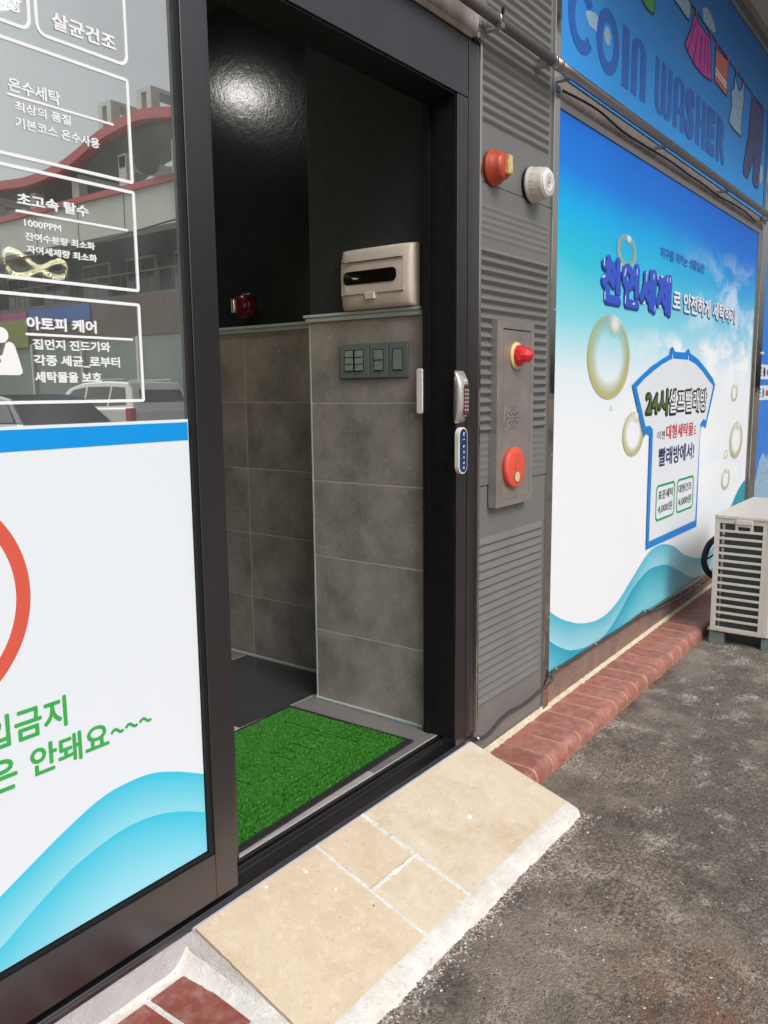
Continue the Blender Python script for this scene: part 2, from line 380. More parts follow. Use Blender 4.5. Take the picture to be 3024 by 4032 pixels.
# ---- objects
ORIG = {}
def link(name, me, mat=None, parent=None, loc=None):
    if mat is not None and not me.materials: me.materials.append(mat)
    o = bpy.data.objects.new(name, me); COL.objects.link(o)
    if loc is not None: o.location = loc
    if parent is not None:
        o.parent = parent
        o.matrix_parent_inverse = Matrix.Translation(-ORIG.get(parent.name, Vector((0, 0, 0))))
    return o
def thing(name, label, cat, loc, group=None):
    o = bpy.data.objects.new(name, None); COL.objects.link(o); o.location = loc
    o.empty_display_size = .05
    ORIG[o.name] = Vector(loc); o['label'] = label; o['category'] = cat
    if group: o['group'] = group
    return o
def tag(o, label=None, cat=None, group=None, kind=None):
    if label: o['label'] = label
    if cat: o['category'] = cat
    if group: o['group'] = group
    if kind: o['kind'] = kind
    return o
class MB:
    def __init__(s): s.v = []; s.f = []; s.sm = []
    def add(s, vs, fs, smooth=False):
        k = len(s.v); s.v += [tuple(v) for v in vs]; s.f += [tuple(i+k for i in f) for f in fs]; s.sm += [smooth]*len(fs); return s
    def box(s, x0, x1, y0, y1, z0, z1):
        x0, x1 = sorted((x0, x1)); y0, y1 = sorted((y0, y1)); z0, z1 = sorted((z0, z1))
        vs = [(x, y, z) for x in (x0, x1) for y in (y0, y1) for z in (z0, z1)]
        return s.add(vs, [(0, 1, 3, 2), (4, 6, 7, 5), (0, 4, 5, 1), (2, 3, 7, 6), (0, 2, 6, 4), (1, 5, 7, 3)])
    def prism(s, pts, fn, a, b, smooth=False):
        # pts 2-D outline; fn(p, q, t) -> 3-D ; extruded from a to b
        n = len(pts)
        ar = sum(pts[i][0]*pts[(i+1) % n][1]-pts[(i+1) % n][0]*pts[i][1] for i in range(n))
        if ar < 0: pts = pts[::-1]
        vs = [fn(p[0], p[1], a) for p in pts]+[fn(p[0], p[1], b) for p in pts]
        fs = [tuple(range(n)), tuple(range(2*n-1, n-1, -1))]+[(i, i+n, (i+1) % n+n, (i+1) % n) for i in range(n)]
        return s.add(vs, fs, smooth)
    def xz(s, pts, y0, y1): return s.prism(pts, lambda p, q, t: (p, t, q), y0, y1)
    def yz(s, pts, x0, x1): return s.prism(pts, lambda p, q, t: (t, p, q), x0, x1)
    def xy(s, pts, z0, z1): return s.prism(pts, lambda p, q, t: (p, q, t), z0, z1)
    def ring(s, outer, inner, y0, y1):
        n = len(outer); vs = []
        for y in (y0, y1):
            vs += [(p[0], y, p[1]) for p in outer]+[(p[0], y, p[1]) for p in inner]
        fs = []
        for i in range(n):
            j = (i+1) % n
            fs += [(i, j, n+j, n+i), (2*n+i, 3*n+i, 3*n+j, 2*n+j), (i, 2*n+i, 2*n+j, j), (n+i, n+j, 3*n+j, 3*n+i)]
        return s.add(vs, fs)
    def lathe(s, prof, c, axis, n=32, smooth=True, sx=1.0, sz=1.0):
        # prof: (radius, distance along axis)
        a = Vector(axis).normalized(); u = a.orthogonal().normalized()
        if abs(a.z) < .5: u = Vector((0, 0, 1)); 
        v = a.cross(u).normalized(); c = Vector(c); vs = []; fs = []
        for r, d in prof:
            for i in range(n):
                t = 2*PI*i/n; vs.append(c+a*d+u*(r*math.cos(t)*sz)+v*(r*math.sin(t)*sx))
        for k in range(len(prof)-1):
            for i in range(n):
                j = (i+1) % n; fs.append((k*n+i, k*n+j, (k+1)*n+j, (k+1)*n+i))
        s.add(vs, fs, smooth)
        m = len(prof)
        s.add([], []); base = len(s.v)-len(vs)
        s.f.append(tuple(base+i for i in range(n-1, -1, -1))); s.sm.append(False)
        s.f.append(tuple(base+(m-1)*n+i for i in range(n))); s.sm.append(False)
        return s
    def tube(s, path, r, n=10, closed=False):
        path = [Vector(p) for p in path]; N_ = len(path); vs = []; fs = []; up = Vector((0, 0, 1))
        for i, p in enumerate(path):
            if closed: t = path[(i+1) % N_]-path[i-1]
            else: t = path[min(i+1, N_-1)]-path[max(i-1, 0)]
            t.normalize(); a = t.cross(up)
            if a.length < .05: a = t.cross(Vector((0, 1, 0)))
            a.normalize(); b = a.cross(t)
            rr = r[i] if isinstance(r, (list, tuple)) else r
            for k in range(n):
                th = 2*PI*k/n; vs.append(p+a*math.cos(th)*rr+b*math.sin(th)*rr)
        rng_ = range(N_ if closed else N_-1)
        for i in rng_:
            i2 = (i+1) % N_
            for k in range(n):
                k2 = (k+1) % n; fs.append((i*n+k, i*n+k2, i2*n+k2, i2*n+k))
        s.add(vs, fs, True)
        if not closed:
            base = len(s.v)-len(vs)
            s.f.append(tuple(base+i for i in range(n-1, -1, -1))); s.sm.append(False)
            s.f.append(tuple(base+(N_-1)*n+i for i in range(n))); s.sm.append(False)
        return s
    def mesh(s, name):
        me = bpy.data.meshes.new(name); me.from_pydata(s.v, [], s.f); me.update()
        me.polygons.foreach_set('use_smooth', s.sm)
        bm = bmesh.new(); bm.from_mesh(me); bmesh.ops.recalc_face_normals(bm, faces=bm.faces); bm.to_mesh(me); bm.free()
        return me
    def build(s, name, mat, parent=None, bevel=0, seg=2, loc=None):
        o = link(name, s.mesh(name), mat, parent, loc)
        if bevel:
            b = o.modifiers.new('bevel', 'BEVEL'); b.width = bevel; b.segments = seg; b.limit_method = 'ANGLE'; b.angle_limit = math.radians(40)
            b.harden_normals = False
        return o
def box(name, mat, parent, x0, x1, y0, y1, z0, z1, bevel=0, seg=2):
    return MB().box(x0, x1, y0, y1, z0, z1).build(name, mat, parent, bevel, seg)
def rrect(x0, x1, z0, z1, r, n=6):
    r = min(r, (x1-x0)/2*.999, (z1-z0)/2*.999); pts = []
    for cx, cz, a in ((x1-r, z1-r, 0), (x0+r, z1-r, 90), (x0+r, z0+r, 180), (x1-r, z0+r, 270)):
        for i in range(n+1):
            t = math.radians(a+90*i/n); pts.append((cx+r*math.cos(t), cz+r*math.sin(t)))
    return pts
def frame_ring(x0, x1, z0, z1, r, t, y0, y1):
    return MB().ring(rrect(x0, x1, z0, z1, r), rrect(x0+t, x1-t, z0+t, z1-t, max(r-t, .0005)), y0, y1)
def text_mesh(body, x0, x1, z0, z1, y, offset=0.0, extrude=0.0006, shear=0, space=1.0, face='-y'):
    cu = bpy.data.curves.new('t', 'FONT'); cu.body = body; cu.size = 1.0
    cu.extrude = 0.01; cu.resolution_u = 3; cu.shear = shear; cu.space_character = space
    ob = bpy.data.objects.new('t', cu); COL.objects.link(ob)
    dg = bpy.context.evaluated_depsgraph_get(); me = bpy.data.meshes.new_from_object(ob.evaluated_get(dg))
    bpy.data.objects.remove(ob)
    n = len(me.vertices); co = np.empty(n*3); me.vertices.foreach_get('co', co); co = co.reshape(-1, 3)
    rad = offset*1.15; ds = [(0, 0)]
    if rad > 0:
        ds += [(rad*math.cos(i*PI/4), rad*math.sin(i*PI/4)) for i in range(8)] if rad < .03 else [(rad*math.cos(i*PI/6), rad*math.sin(i*PI/6)) for i in range(12)]+[(rad*.5*math.cos(i*PI/3), rad*.5*math.sin(i*PI/3)) for i in range(6)]
    # front faces only, one sheet per shift, a hair apart
    fr = [tuple(p.vertices) for p in me.polygons if p.normal.z > .9]
    used = sorted({i for f in fr for i in f}); mp = {v: k for k, v in enumerate(used)}
    c0 = co[used]; fs0 = [tuple(mp[i] for i in f) for f in fr]
    allc = []; allf = []; lay = []
    for k, (dx, dz) in enumerate(ds):
        q = c0.copy(); q[:, 0] += dx; q[:, 1] += dz; allc.append(q); o_ = k*len(c0)
        allf += [tuple(i+o_ for i in f) for f in fs0]; lay += [k]*len(c0)
    co = np.concatenate(allc); lay = np.array(lay)*(.00002 if y > 0 else .00004)
    me = bpy.data.meshes.new('lettering'); me.from_pydata(co.tolist(), [], allf); me.update()
    mn, mx = co.min(0), co.max(0)
    u = (co[:, 0]-mn[0])/(mx[0]-mn[0]); v = (co[:, 1]-mn[1])/(mx[1]-mn[1]); w_ = lay
    out = np.empty_like(co)
    out[:, 0] = x0+u*(x1-x0); out[:, 1] = y-extrude-w_; out[:, 2] = z0+v*(z1-z0)
    me.vertices.foreach_set('co', out.reshape(-1)); me.update(); me.materials.clear()
    return me
def text(name, body, x0, x1, z0, z1, y, mat, parent, **kw):
    me = text_mesh(body, x0, x1, z0, z1, y, **kw); o = link(name, me, mat, parent)
    tag(o, 'lettering reading ' + body if len(body) < 40 else None)
    return o
def add_verts(me_list, name):
    bm = bmesh.new()
    for me in me_list: bm.from_mesh(me)
    m = bpy.data.meshes.new(name); bm.to_mesh(m); bm.free(); return m
def stroke(mb, pts, wdt, y0, y1, cap=True):
    # a polyline of even width in the XZ plane
    for (a, b) in zip(pts[:-1], pts[1:]):
        d = Vector((b[0]-a[0], b[1]-a[1])); 
        if d.length < 1e-6: continue
        d.normalize(); n_ = Vector((-d.y, d.x))*wdt/2
        mb.xz([(a[0]+n_.x, a[1]+n_.y), (a[0]-n_.x, a[1]-n_.y), (b[0]-n_.x, b[1]-n_.y), (b[0]+n_.x, b[1]+n_.y)], y0, y1)
    if cap:
        for k, p in enumerate(pts):
            e = (k % 7)*2e-5
            mb.xz([(p[0]+wdt/2*math.cos(t*PI/4), p[1]+wdt/2*math.sin(t*PI/4)) for t in range(8)], y0-e-1e-5, y1)
    return mb
def smooth_path(pts, n=8):
    out = []; P = [Vector(p) for p in pts]
    for i in range(len(P)-1):
        p0 = P[max(i-1, 0)]; p1 = P[i]; p2 = P[i+1]; p3 = P[min(i+2, len(P)-1)]
        for k in range(n):
            t = k/n
            out.append(0.5*((2*p1)+(-p0+p2)*t+(2*p0-5*p1+4*p2-p3)*t*t+(-p0+3*p1-3*p2+p3)*t**3))
    out.append(P[-1]); return out
GROUND = -0.15
def gz(x): return GROUND+0.0145*max(0.0, min(x-2.4, 6.0))
def nz(x, y, z=0.0, s=1.0): return noise.noise(Vector((x*s, y*s, z*s)))

# ------------------------------------------------------------------ ground
def ground():
    def axis(dense0, dense1, step, outs):
        return sorted(set([round(v, 4) for v in np.arange(dense0, dense1+1e-6, step)]+outs))
    xs = axis(.9, 5.2, .012, [-300, -60, -20, -8, -3, -1, 0, .5, 6, 7, 8.4, 10, 14, 20, 40, 100, 300])
    ys = axis(-1.7, -.19, .012, [-300, -100, -40, -20, -10, -6, -4, -3, -2.3, .3, 3, 12, 60, 300])
    vs = []; fs = []
    for y in ys:
        for x in xs:
            z = gz(x)
            if .9 <= x <= 5.2 and -1.7 <= y <= -.19:
                z += .0045*nz(x, y, 0, 9)+.003*nz(x, y, 4, 30)+.0022*nz(x, y, 9, 70)
            vs.append((x, y, z))
    W = len(xs)
    for j in range(len(ys)-1):
        for i in range(W-1):
            a = j*W+i; fs.append((a, a+1, a+W+1, a+W))
    me = bpy.data.meshes.new('asphalt_ground'); me.from_pydata(vs, [], fs); me.update()
    me.polygons.foreach_set('use_smooth', [True]*len(fs))
    tag(link('asphalt_ground', me, M['asphalt']), 'worn patchy grey-brown asphalt in front of the shop', kind='structure')
ground()
def pebbles(name, n, xr, yr, size, mat, label, zoff=0.0, accept=None, flat=.6):
    vs = []; fs = []
    base = np.array([(1, 0, 0), (-1, 0, 0), (0, 1, 0), (0, -1, 0), (0, 0, 1), (.7, .7, .3), (-.7, .7, .3), (-.7, -.7, .3), (.7, -.7, .3), (0, 0, -1)], float)
    F = [(0, 5, 4), (5, 2, 4), (2, 6, 4), (6, 1, 4), (1, 7, 4), (7, 3, 4), (3, 8, 4), (8, 0, 4), (0, 9, 5), (5, 9, 2), (2, 9, 6), (6, 9, 1), (1, 9, 7), (7, 9, 3), (3, 9, 8), (8, 9, 0)]
    k = 0; tries = 0
    while k < n and tries < n*6:
        tries += 1
        x = random.uniform(*xr); y = random.uniform(*yr)
        if accept and not accept(x, y): continue
        s = random.uniform(*size); a = random.uniform(0, 6.28); ca, sa = math.cos(a), math.sin(a)
        P = base*np.array([s*random.uniform(.8, 1.5), s*random.uniform(.6, 1), s*flat*random.uniform(.6, 1.2)])*rng.uniform(.75, 1.2, (10, 1))
        z0 = gz(x)+.0045*nz(x, y, 0, 9)+zoff
        o = len(vs)
        for p in P: vs.append((x+p[0]*ca-p[1]*sa, y+p[0]*sa+p[1]*ca, z0+p[2]))
        fs += [tuple(i+o for i in f) for f in F]; k += 1
    me = bpy.data.meshes.new(name); me.from_pydata(vs, [], fs); me.update()
    return tag(link(name, me, mat), label, kind='stuff')
def open_ground(x, y):
    if y > -.24 and x > 2.3: return False
    if y > -.42 and 1.0 < x < 2.36: return False
    if y > -.24: return False
    return True
pebbles('asphalt_chippings', 16000, (1.0, 5.0), (-1.5, -.22), (.0012, .0034), M['grit'], 'fine stone chippings showing in the worn asphalt', -.0005, open_ground)
pebbles('asphalt_chippings', 500, (1.2, 4.6), (-1.3, -.24), (.003, .0055), M['grit'], 'larger pale chips scattered on the asphalt', .0005, open_ground, .4)
pebbles('loose_gravel', 3600, (1.15, 2.36), (-.475, -.405), (.0015, .0042), M['gravel'], 'loose grey gravel lying along the front of the stone ramp', .001, lambda x, y: y < -.41 and (y > -.445-.02*nz(x, 0, 3, 9) or random.random() < .12))

# ------------------------------------------------------------------ building shell and interior
def building():
    b = MB()
    b.box(2.372, 12, .03, .145, -.3, 3.9)              # behind the cladding and signs
    b.box(-3, 2.372, .03, .145, 2.13, 3.9)             # over the door
    b.box(-3.2, -1.0, .0, .145, -.3, 3.9)
    b.box(-1.0, 2.372, .02, .1, -.3, -.004)            # below the sill
    b.box(-3.2, -3, .145, 6.2, -.3, 3.9); b.box(-3.2, 12, 6, 6.2, -.3, 3.9)
    tag(b.build('shop_outer_wall', M['plaster']), 'outer masonry wall of the shop behind its cladding and signs', kind='structure')
    tag(box('roof_slab', M['plaster'], None, -3.2, 12, .0, 6.2, 3.9, 4.0), 'flat roof slab over the shop', kind='structure')
    tag(box('interior_ceiling', M['ceil'], None, -3, 2.9, .146, 6, 2.75, 2.8), 'dark ceiling inside the entrance', kind='structure')
building()
# interior floor: sub base plus tiles
fl = tag(box('interior_floor', M['grout'], None, -3, 2.9, .0735, 6, -.14, .0298), 'tiled floor inside the entrance', kind='structure')
def floor_tile(x0, x1, y0, y1, mat):
    g = .0025
    return box('floor_tile', mat, fl, x0+g, x1-g, y0+g, y1-g, .0275, .0305, .0008, 1)
for x0, x1 in ((-2.6, -2.0), (-2, -1.4), (-1.4, -.8), (-.8, -.2), (-.2, .4), (.4, 1.285), (1.285, 1.888), (1.888, 2.49)):
    for r, (y0, y1) in enumerate(((.0745, .672), (.672, 1.25), (1.25, 1.85), (1.85, 2.45), (2.45, 3.05), (3.05, 3.65), (3.65, 4.25), (4.25, 4.85), (4.85, 5.45))):
        if x1 > 2.4 and r == 0: mt = M['floormid']
        elif x1 > 2.4 and r == 1: mt = M['floordark']
        elif r == 0: mt = M['floorlight']
        else: mt = M['floormid'] if (r+int(x0*3)) % 2 else M['floorlight']
        floor_tile(x0, x1, y0, y1, mt)
# pillar beside the door
pl = thing('tiled_pillar', 'grey tiled pillar just inside the door with dark painted wall above its white ledge', 'pillar', (2.38, .4, .03))
box('core', M['grout'], pl, 2.2692, 2.489, .146, .642, .03, 1.447)
box('painted_upper_wall', M['darkmatte'], pl, 2.277, 2.489, .146, .640, 1.475, 2.75, .002)
ZR = [.036, .309, .594, .878, 1.162, 1.447]
for a, b in zip(ZR[:-1], ZR[1:]):
    box('wall_tile', M['walltile'], pl, 2.268, 2.274, .146, .6355, a+.0022, b-.0022, .0008, 1)
    box('wall_tile', M['walltile'], pl, 2.276, 2.487, .642, .647, a+.0022, b-.0022, .0008, 1)
box('corner_trim', M['trimwhite'], pl, 2.2665, 2.2735, .6362, .6425, .036, 1.447, .001)
b = MB(); b.box(2.250, 2.489, .146, .655, 1.463, 1.474); b.box(2.256, 2.489, .146, .650, 1.447, 1.463)
b.build('ledge_trim', M['trimwhite'], pl, .003)
box('base_sealant', M['trimwhite'], pl, 2.258, 2.268, .146, .645, .031, .040, .002)
# side wall further in
wl = tag(box('interior_side_wall', M['darkwall'], None, 2.492, 2.9, .146, 6, -.1, 2.75), 'dark textured wall beyond the pillar with grey tiles below', kind='structure')
box('tile_bed', M['grout'], wl, 2.4812, 2.492, .646, 6, .03, 1.449)
YT = [.647, 1.202, 1.802, 2.402, 3.0, 3.6, 4.2, 4.8, 5.4, 6]
for y0, y1 in zip(YT[:-1], YT[1:]):
    for a, b in zip(ZR[:-1], ZR[1:]):
        box('wall_tile', M['walltile'], wl, 2.48, 2.485, y0+.002, y1-.002, a+.002, b-.002, .0008, 1)
b = MB(); b.box(2.462, 2.492, .657, 6, 1.464, 1.477); b.box(2.468, 2.492, .652, 6, 1.449, 1.464)
b.build('dado_rail', M['trimwhite'], wl, .003)
box('base_sealant', M['trimwhite'], wl, 2.47, 2.48, .65, 6, .031, .042, .002)
tag(box('interior_back_wall', M['darkwall'], None, -3, 2.48, 5.9, 6, .03, 2.75), 'dark wall at the back of the shop interior', kind='structure')
tag(box('interior_left_wall', M['darkwall'], None, -3, -2.9, .146, 5.9, .03, 2.75), 'dark wall on the left of the shop interior', kind='structure')

# ceiling lamp inside (its shine shows on the dark wall)
t = thing('ceiling_lamp', 'lit round ceiling lamp inside the entrance, mirrored on the dark wall', 'ceiling lamp', (1.84, 1.84, 2.75))
MB().lathe([(.11, 0), (.11, -.03), (.095, -.035)], (1.84, 1.84, 2.75), (0, 0, 1)).build('housing', M['whiteplast'], t)
MB().lathe([(.088, -.0355), (.086, -.045), (.05, -.05)], (1.84, 1.84, 2.75), (0, 0, 1)).build('diffuser', M['lampglow'], t)
# looped LED pendant
t = thing('loop_pendant_lamp', 'glowing figure-of-eight ribbon lamp hanging inside behind the left glass', 'pendant lamp', (1.575, 1.27, 2.75))
PC = Vector((1.590, 1.262, 1.632)); PU = Vector((.857, -.515, 0)); PW = Vector((.515, .857, 0))
vs = []; fs = []
for i in range(96):
    a = 2*PI*i/96
    p = PC+PU*(.098*math.cos(a))+PW*(.06*math.sin(a))+Vector((0, 0, .034*math.sin(2*a+.25)-.012*math.cos(a)))
    tl = Vector((0, 0, .0085)); q = PW*.0035
    vs += [p+tl-q, p-tl-q, p-tl+q, p+tl+q]
for i in range(96):
    j = (i+1) % 96
    for k in range(4): fs.append((i*4+k, i*4+(k+1) % 4, j*4+(k+1) % 4, j*4+k))
MB().add(vs, fs, True).build('led_ribbon', M['led'], t)
P2 = [PC+PU*(.102*math.cos(2*PI*i/64))+PW*(.085*math.sin(2*PI*i/64))+Vector((0, 0, .030*math.sin(2*PI*i/64+2.6)-.006)) for i in range(64)]
MB().tube(P2, .004, 6, True).build('brass_hoop', M['brass'], t)
MB().tube([tuple(PC), (PC.x, PC.y, 2.75)], .0012, 6).build('hanging_wire', M['black'], t)

# breaker box on the ledge
t = thing('breaker_box', 'ivory plastic breaker box with dark window standing on the white pillar ledge', 'breaker box', (2.25, .31, 1.475))
prof = [(y, z) for y, z in rrect(.164, .462, 1.476, 1.677, .012)]
n_ = 14
m = MB()
def boxface(y, z):
    u = (z-1.576)/.1; vv = (y-.313)/.149
    return 2.222+.010*u*u*u*u+.012*abs(vv)**6+.004*u*u
gy = np.linspace(.168, .458, 24); gzz = np.linspace(1.479, 1.674, 18)
vs = [(boxface(y, z), y+(z-1.576)*0, z) for z in gzz for y in gy]; fs = []
for j in range(17):
    for i in range(23): a = j*24+i; fs.append((a, a+1, a+25, a+24))
m.add(vs, fs, True)
bord = [j*24 for j in range(18)]+[17*24+i for i in range(1, 24)]+[j*24+23 for j in range(16, -1, -1)]+[i for i in range(22, 0, -1)]
k0 = len(m.v)
back = []
for i in bord:
    x, y, z = m.v[i]; cy, cz = .313, 1.5765
    back.append((2.262, cy+(y-cy)*1.03, cz+(z-cz)*1.03))
m.v += back+[(2.277, p[1], p[2]) for p in back]
nb = len(bord)
for i in range(nb):
    j = (i+1) % nb
    m.f.append((bord[i], bord[j], k0+j, k0+i)); m.sm.append(True)
    m.f.append((k0+i, k0+j, k0+nb+j, k0+nb+i)); m.sm.append(False)
m.build('cover', M['ivory'], t)
def on_box(pts, d0, d1, name, mat):
    mb = MB(); n = len(pts)
    ar = sum(pts[i][0]*pts[(i+1) % n][1]-pts[(i+1) % n][0]*pts[i][1] for i in range(n))
    vs = [(boxface(y, z)-d0, y, z) for y, z in pts]+[(boxface(y, z)-d1, y, z) for y, z in pts]
    fs = [tuple(range(n)), tuple(range(2*n-1, n-1, -1))]+[(i, i+n, (i+1) % n+n, (i+1) % n) for i in range(n)]
    return mb.add(vs, fs).build(name, mat, t)
on_box(rrect(.19, .46-.004, 1.526, 1.630, .004), .0002, .0022, 'door_flap', M['ivory'])
on_box(rrect(.217, .440, 1.5575, 1.601, .016), .0022, .0032, 'inspection_window', M['smoke'])
mb = MB(); mb.box(2.2190, 2.226, .193, .455, 1.6305, 1.632); mb.build('hinge_gap', M['smoke'], t)
mb = MB(); mb.box(2.2215, 2.228, .193, .455, 1.5240, 1.5250); mb.build('flap_gap', M['smoke'], t)
box('latch', M['ivory'], t, 2.215, 2.228, .306, .344, 1.506, 1.527, .002)
# switch plates
def plate(y0, y1, rockers, label):
    t = thing('switch_plate', label, 'light switch', (2.268, (y0+y1)/2, 1.306), 'light switches on the pillar')
    box('plate', M['switch'], t, 2.257, 2.2675, y0+.0012, y1-.0012, 1.2475, 1.3655, .0015)
    ys = [r[0] for r in rockers]+[r[1] for r in rockers]; zs = [r[2] for r in rockers]+[r[3] for r in rockers]
    box('recess', M['black'], t, 2.2560, 2.2572, min(ys)-.002, max(ys)+.002, min(zs)-.002, max(zs)+.002)
    for a, b, c, d in rockers:
        MB().prism([(2.2525, c+.0008), (2.2565, c+.0008), (2.2565, d-.0008), (2.2545, d-.0008)], lambda p, q, tt: (p, tt, q), a+.001, b-.001).build('rocker', M['switchkey'], t, .0006)
    box('maker_mark', M['black'], t, 2.2566, 2.2571, (y0+y1)/2-.005, (y0+y1)/2+.005, 1.2585, 1.2597)
plate(.360, .489, [(yy, yy+.036, 1.272+k*.0233, 1.295+k*.0233) for yy in (.386, .430) for k in range(3)], 'wide grey switch plate with six small rockers, furthest from the doorway')
plate(.279, .358, [(.301, .337, 1.272, 1.306), (.301, .337, 1.307, 1.341)], 'grey switch plate with two stacked rockers, middle of the row')
plate(.198, .277, [(.222, .258, 1.272, 1.341)], 'grey switch plate with one tall rocker, nearest the doorway')
# strobe inside
t = thing('indoor_alarm_strobe', 'dark red round alarm strobe on the dark inner wall above the tiles', 'alarm strobe', (2.492, 1.19, 1.56))
MB().lathe([(.056, 0), (.056, .008), (.052, .014), (.050, .028), (.044, .04), (.03, .046), (.01, .048)], (2.492, 1.185, 1.56), (-1, 0, 0)).build('housing', M['darkred'], t)
MB().box(2.435, 2.455, 1.205, 1.226, 1.532, 1.588).build('lens', M['clearlens'], t, .004)
MB().box(2.4335, 2.4345, 1.2135, 1.2175, 1.540, 1.580).build('flash_tube', M['brass'], t)

# doormat
t = thing('doormat', 'bright green turf doormat with black rubber border inside the threshold', 'doormat', (1.75, .37, .031)); t.rotation_euler.z = math.radians(1.5)
b = MB(); b.box(1.235, 2.143, .097, .655, .0312, .0345)
b.build('rubber_base', M['rubber'], t, .001)
b = MB()
for q in ((1.235, 2.143, .097, .118), (1.235, 2.143, .634, .655), (1.235, 1.258, .118, .634), (2.121, 2.143, .118, .634)): b.box(*q, .0346, .0375)
b.build('rubber_border', M['rubber'], t, .001)
box('backing', M['turfbase'], t, 1.259, 2.120, .119, .633, .0346, .0372)
GR = [((2.010, .545), (2.012, .235)), ((1.886, .409), (1.887, .333)), ((1.836, .412), (1.836, .368)), ((1.789, .413), (1.789, .329)), ((1.836, .368), (1.789, .413)),
      ((1.740, .400), (1.760, .384)), ((1.760, .384), (1.727, .372)), ((1.927, .406), (1.945, .42)), ((1.985, .400), (1.985, .372)), ((1.985, .372), (1.953, .366)), ((1.945, .42), (1.985, .40)),
      ((1.637, .402), (1.645, .42)), ((1.645, .42), (1.689, .41)), ((1.689, .41), (1.689, .38)), ((1.689, .38), (1.658, .366)), ((1.590, .410), (1.595, .329)), ((1.54, .41), (1.545, .33)), ((1.49, .41), (1.46, .38)), ((1.46, .38), (1.49, .345)), ((1.49, .345), (1.52, .345))]
def segd(px, py, a, b):
    ax, ay = a; bx, by = b; dx, dy = bx-ax, by-ay; L = dx*dx+dy*dy
    tt = np.clip(((px-ax)*dx+(py-ay)*dy)/L, 0, 1); return np.hypot(px-ax-tt*dx, py-ay-tt*dy)
N_T = 150000
px = rng.uniform(1.262, 2.118, N_T); py = rng.uniform(.120, .632, N_T)
dmin = np.full(N_T, 9.0)
for a_, b_ in GR: dmin = np.minimum(dmin, segd(px, py, a_, b_))
hgt = rng.uniform(.0045, .0065, N_T)
hgt = np.where(dmin < .009, .0002, hgt)
ribm = ((py < .345) & (px > 2.03) | (py < .225)) & (np.abs(((py-.120) % .0225)-.011) < .0026)
hgt = np.where(ribm, hgt+.005, hgt)
ang = rng.uniform(0, 2*PI, N_T); lean = rng.uniform(.001, .0035, N_T); wd = rng.uniform(.0005, .0010, N_T); a2 = ang+rng.uniform(1, 2, N_T)
zb = .0372
A = np.stack([px-np.cos(a2)*wd, py-np.sin(a2)*wd, np.full(N_T, zb)], 1); B = np.stack([px+np.cos(a2)*wd, py+np.sin(a2)*wd, np.full(N_T, zb)], 1)
Tm = np.stack([px+np.cos(ang)*lean, py+np.sin(ang)*lean, zb+hgt], 1); Tn = Tm+np.stack([np.cos(ang+1.4)*.003, np.sin(ang+1.4)*.003, rng.uniform(-.003, .0005, N_T)], 1)
V = np.stack([A, B, Tm, Tn], 1).reshape(-1, 3)
me = bpy.data.meshes.new('turf_pile'); me.vertices.add(len(V)); me.vertices.foreach_set('co', V.ravel())
idx = np.arange(N_T)*4; tri = np.stack([idx, idx+1, idx+2, idx+1, idx+3, idx+2], 1).reshape(-1)
me.loops.add(len(tri)); me.loops.foreach_set('vertex_index', tri); me.polygons.add(len(tri)//3)
me.polygons.foreach_set('loop_start', np.arange(0, len(tri), 3)); me.polygons.foreach_set('loop_total', np.full(len(tri)//3, 3)); me.update(); me.validate()
tag(link('turf_pile', me, M['turf'], t), kind='stuff')

# ------------------------------------------------------------------ door frame
t = thing('door_frame', 'charcoal metal door frame with wide header and black sill around the open doorway', 'door frame', (1.75, .0, .0))
box('right_jamb', M['frame'], t, 2.244, 2.3055, 0, .125, .0312, 2.09, .0012)
box('inner_jamb_lining', M['blackin'], t, 2.2415, 2.2438, .006, .128, .0315, 2.086)
box('jamb_foot', M['frame'], t, 2.2442, 2.3055, 0, .05, .0085, .0308)
box('jamb_groove', M['black'], t, 2.3056, 2.3095, .006, .07, .0, 2.262)
box('outer_strip', M['frame'], t, 2.3096, 2.356, -.001, .07, .0, 2.262, .0012)
box('header', M['frame'], t, 1.256, 2.3055, 0, .125, 2.0925, 2.264, .0012)
box('header', M['frame'], t, -1.0, 1.2475, -.0, .125, 2.13, 2.264, .0012)
box('header_lining', M['blackin'], t, 1.256, 2.24, .006, .128, 2.087, 2.092)
box('inner_stop', M['blackin'], t, 2.236, 2.2413, .1, .122, .03, 2.08)
sl = MB(); sl.yz([(0, -.0), (0, .003), (.003, .006), (.050, .008), (.0515, .024), (.0555, .024), (.0565, .012), (.0625, .012), (.0635, .030), (.0725, .030), (.0725, -.02), (.004, -.02)], -1.0, 2.309)
sl.build('sill', M['frame'], t, .0008, 1)
sl = MB(); sl.yz([(-.004, -.012), (-.004, -.002), (.0, .001), (.004, -.001), (.004, -.012)], -1.0, 2.30); sl.build('sill_lip', M['frame'], t, .0006, 1)
box('sill_sealant', M['seal'], t, 1.10, 2.33, -.010, -.0045, -.012, -.0035, .0015)

# white pull plate that shows at the inner edge of the jamb
t = thing('inner_release_plate', 'slim white rounded plate at the inner edge of the right jamb', 'release plate', (2.236, .13, 1.2))
MB().yz(rrect(.122, .145, 1.127, 1.273, .007), 2.2285, 2.2355).build('plate', M['whiteplast'], t, .002)
box('bracket', M['black'], t, 2.2356, 2.242, .126, .14, 1.15, 1.25)

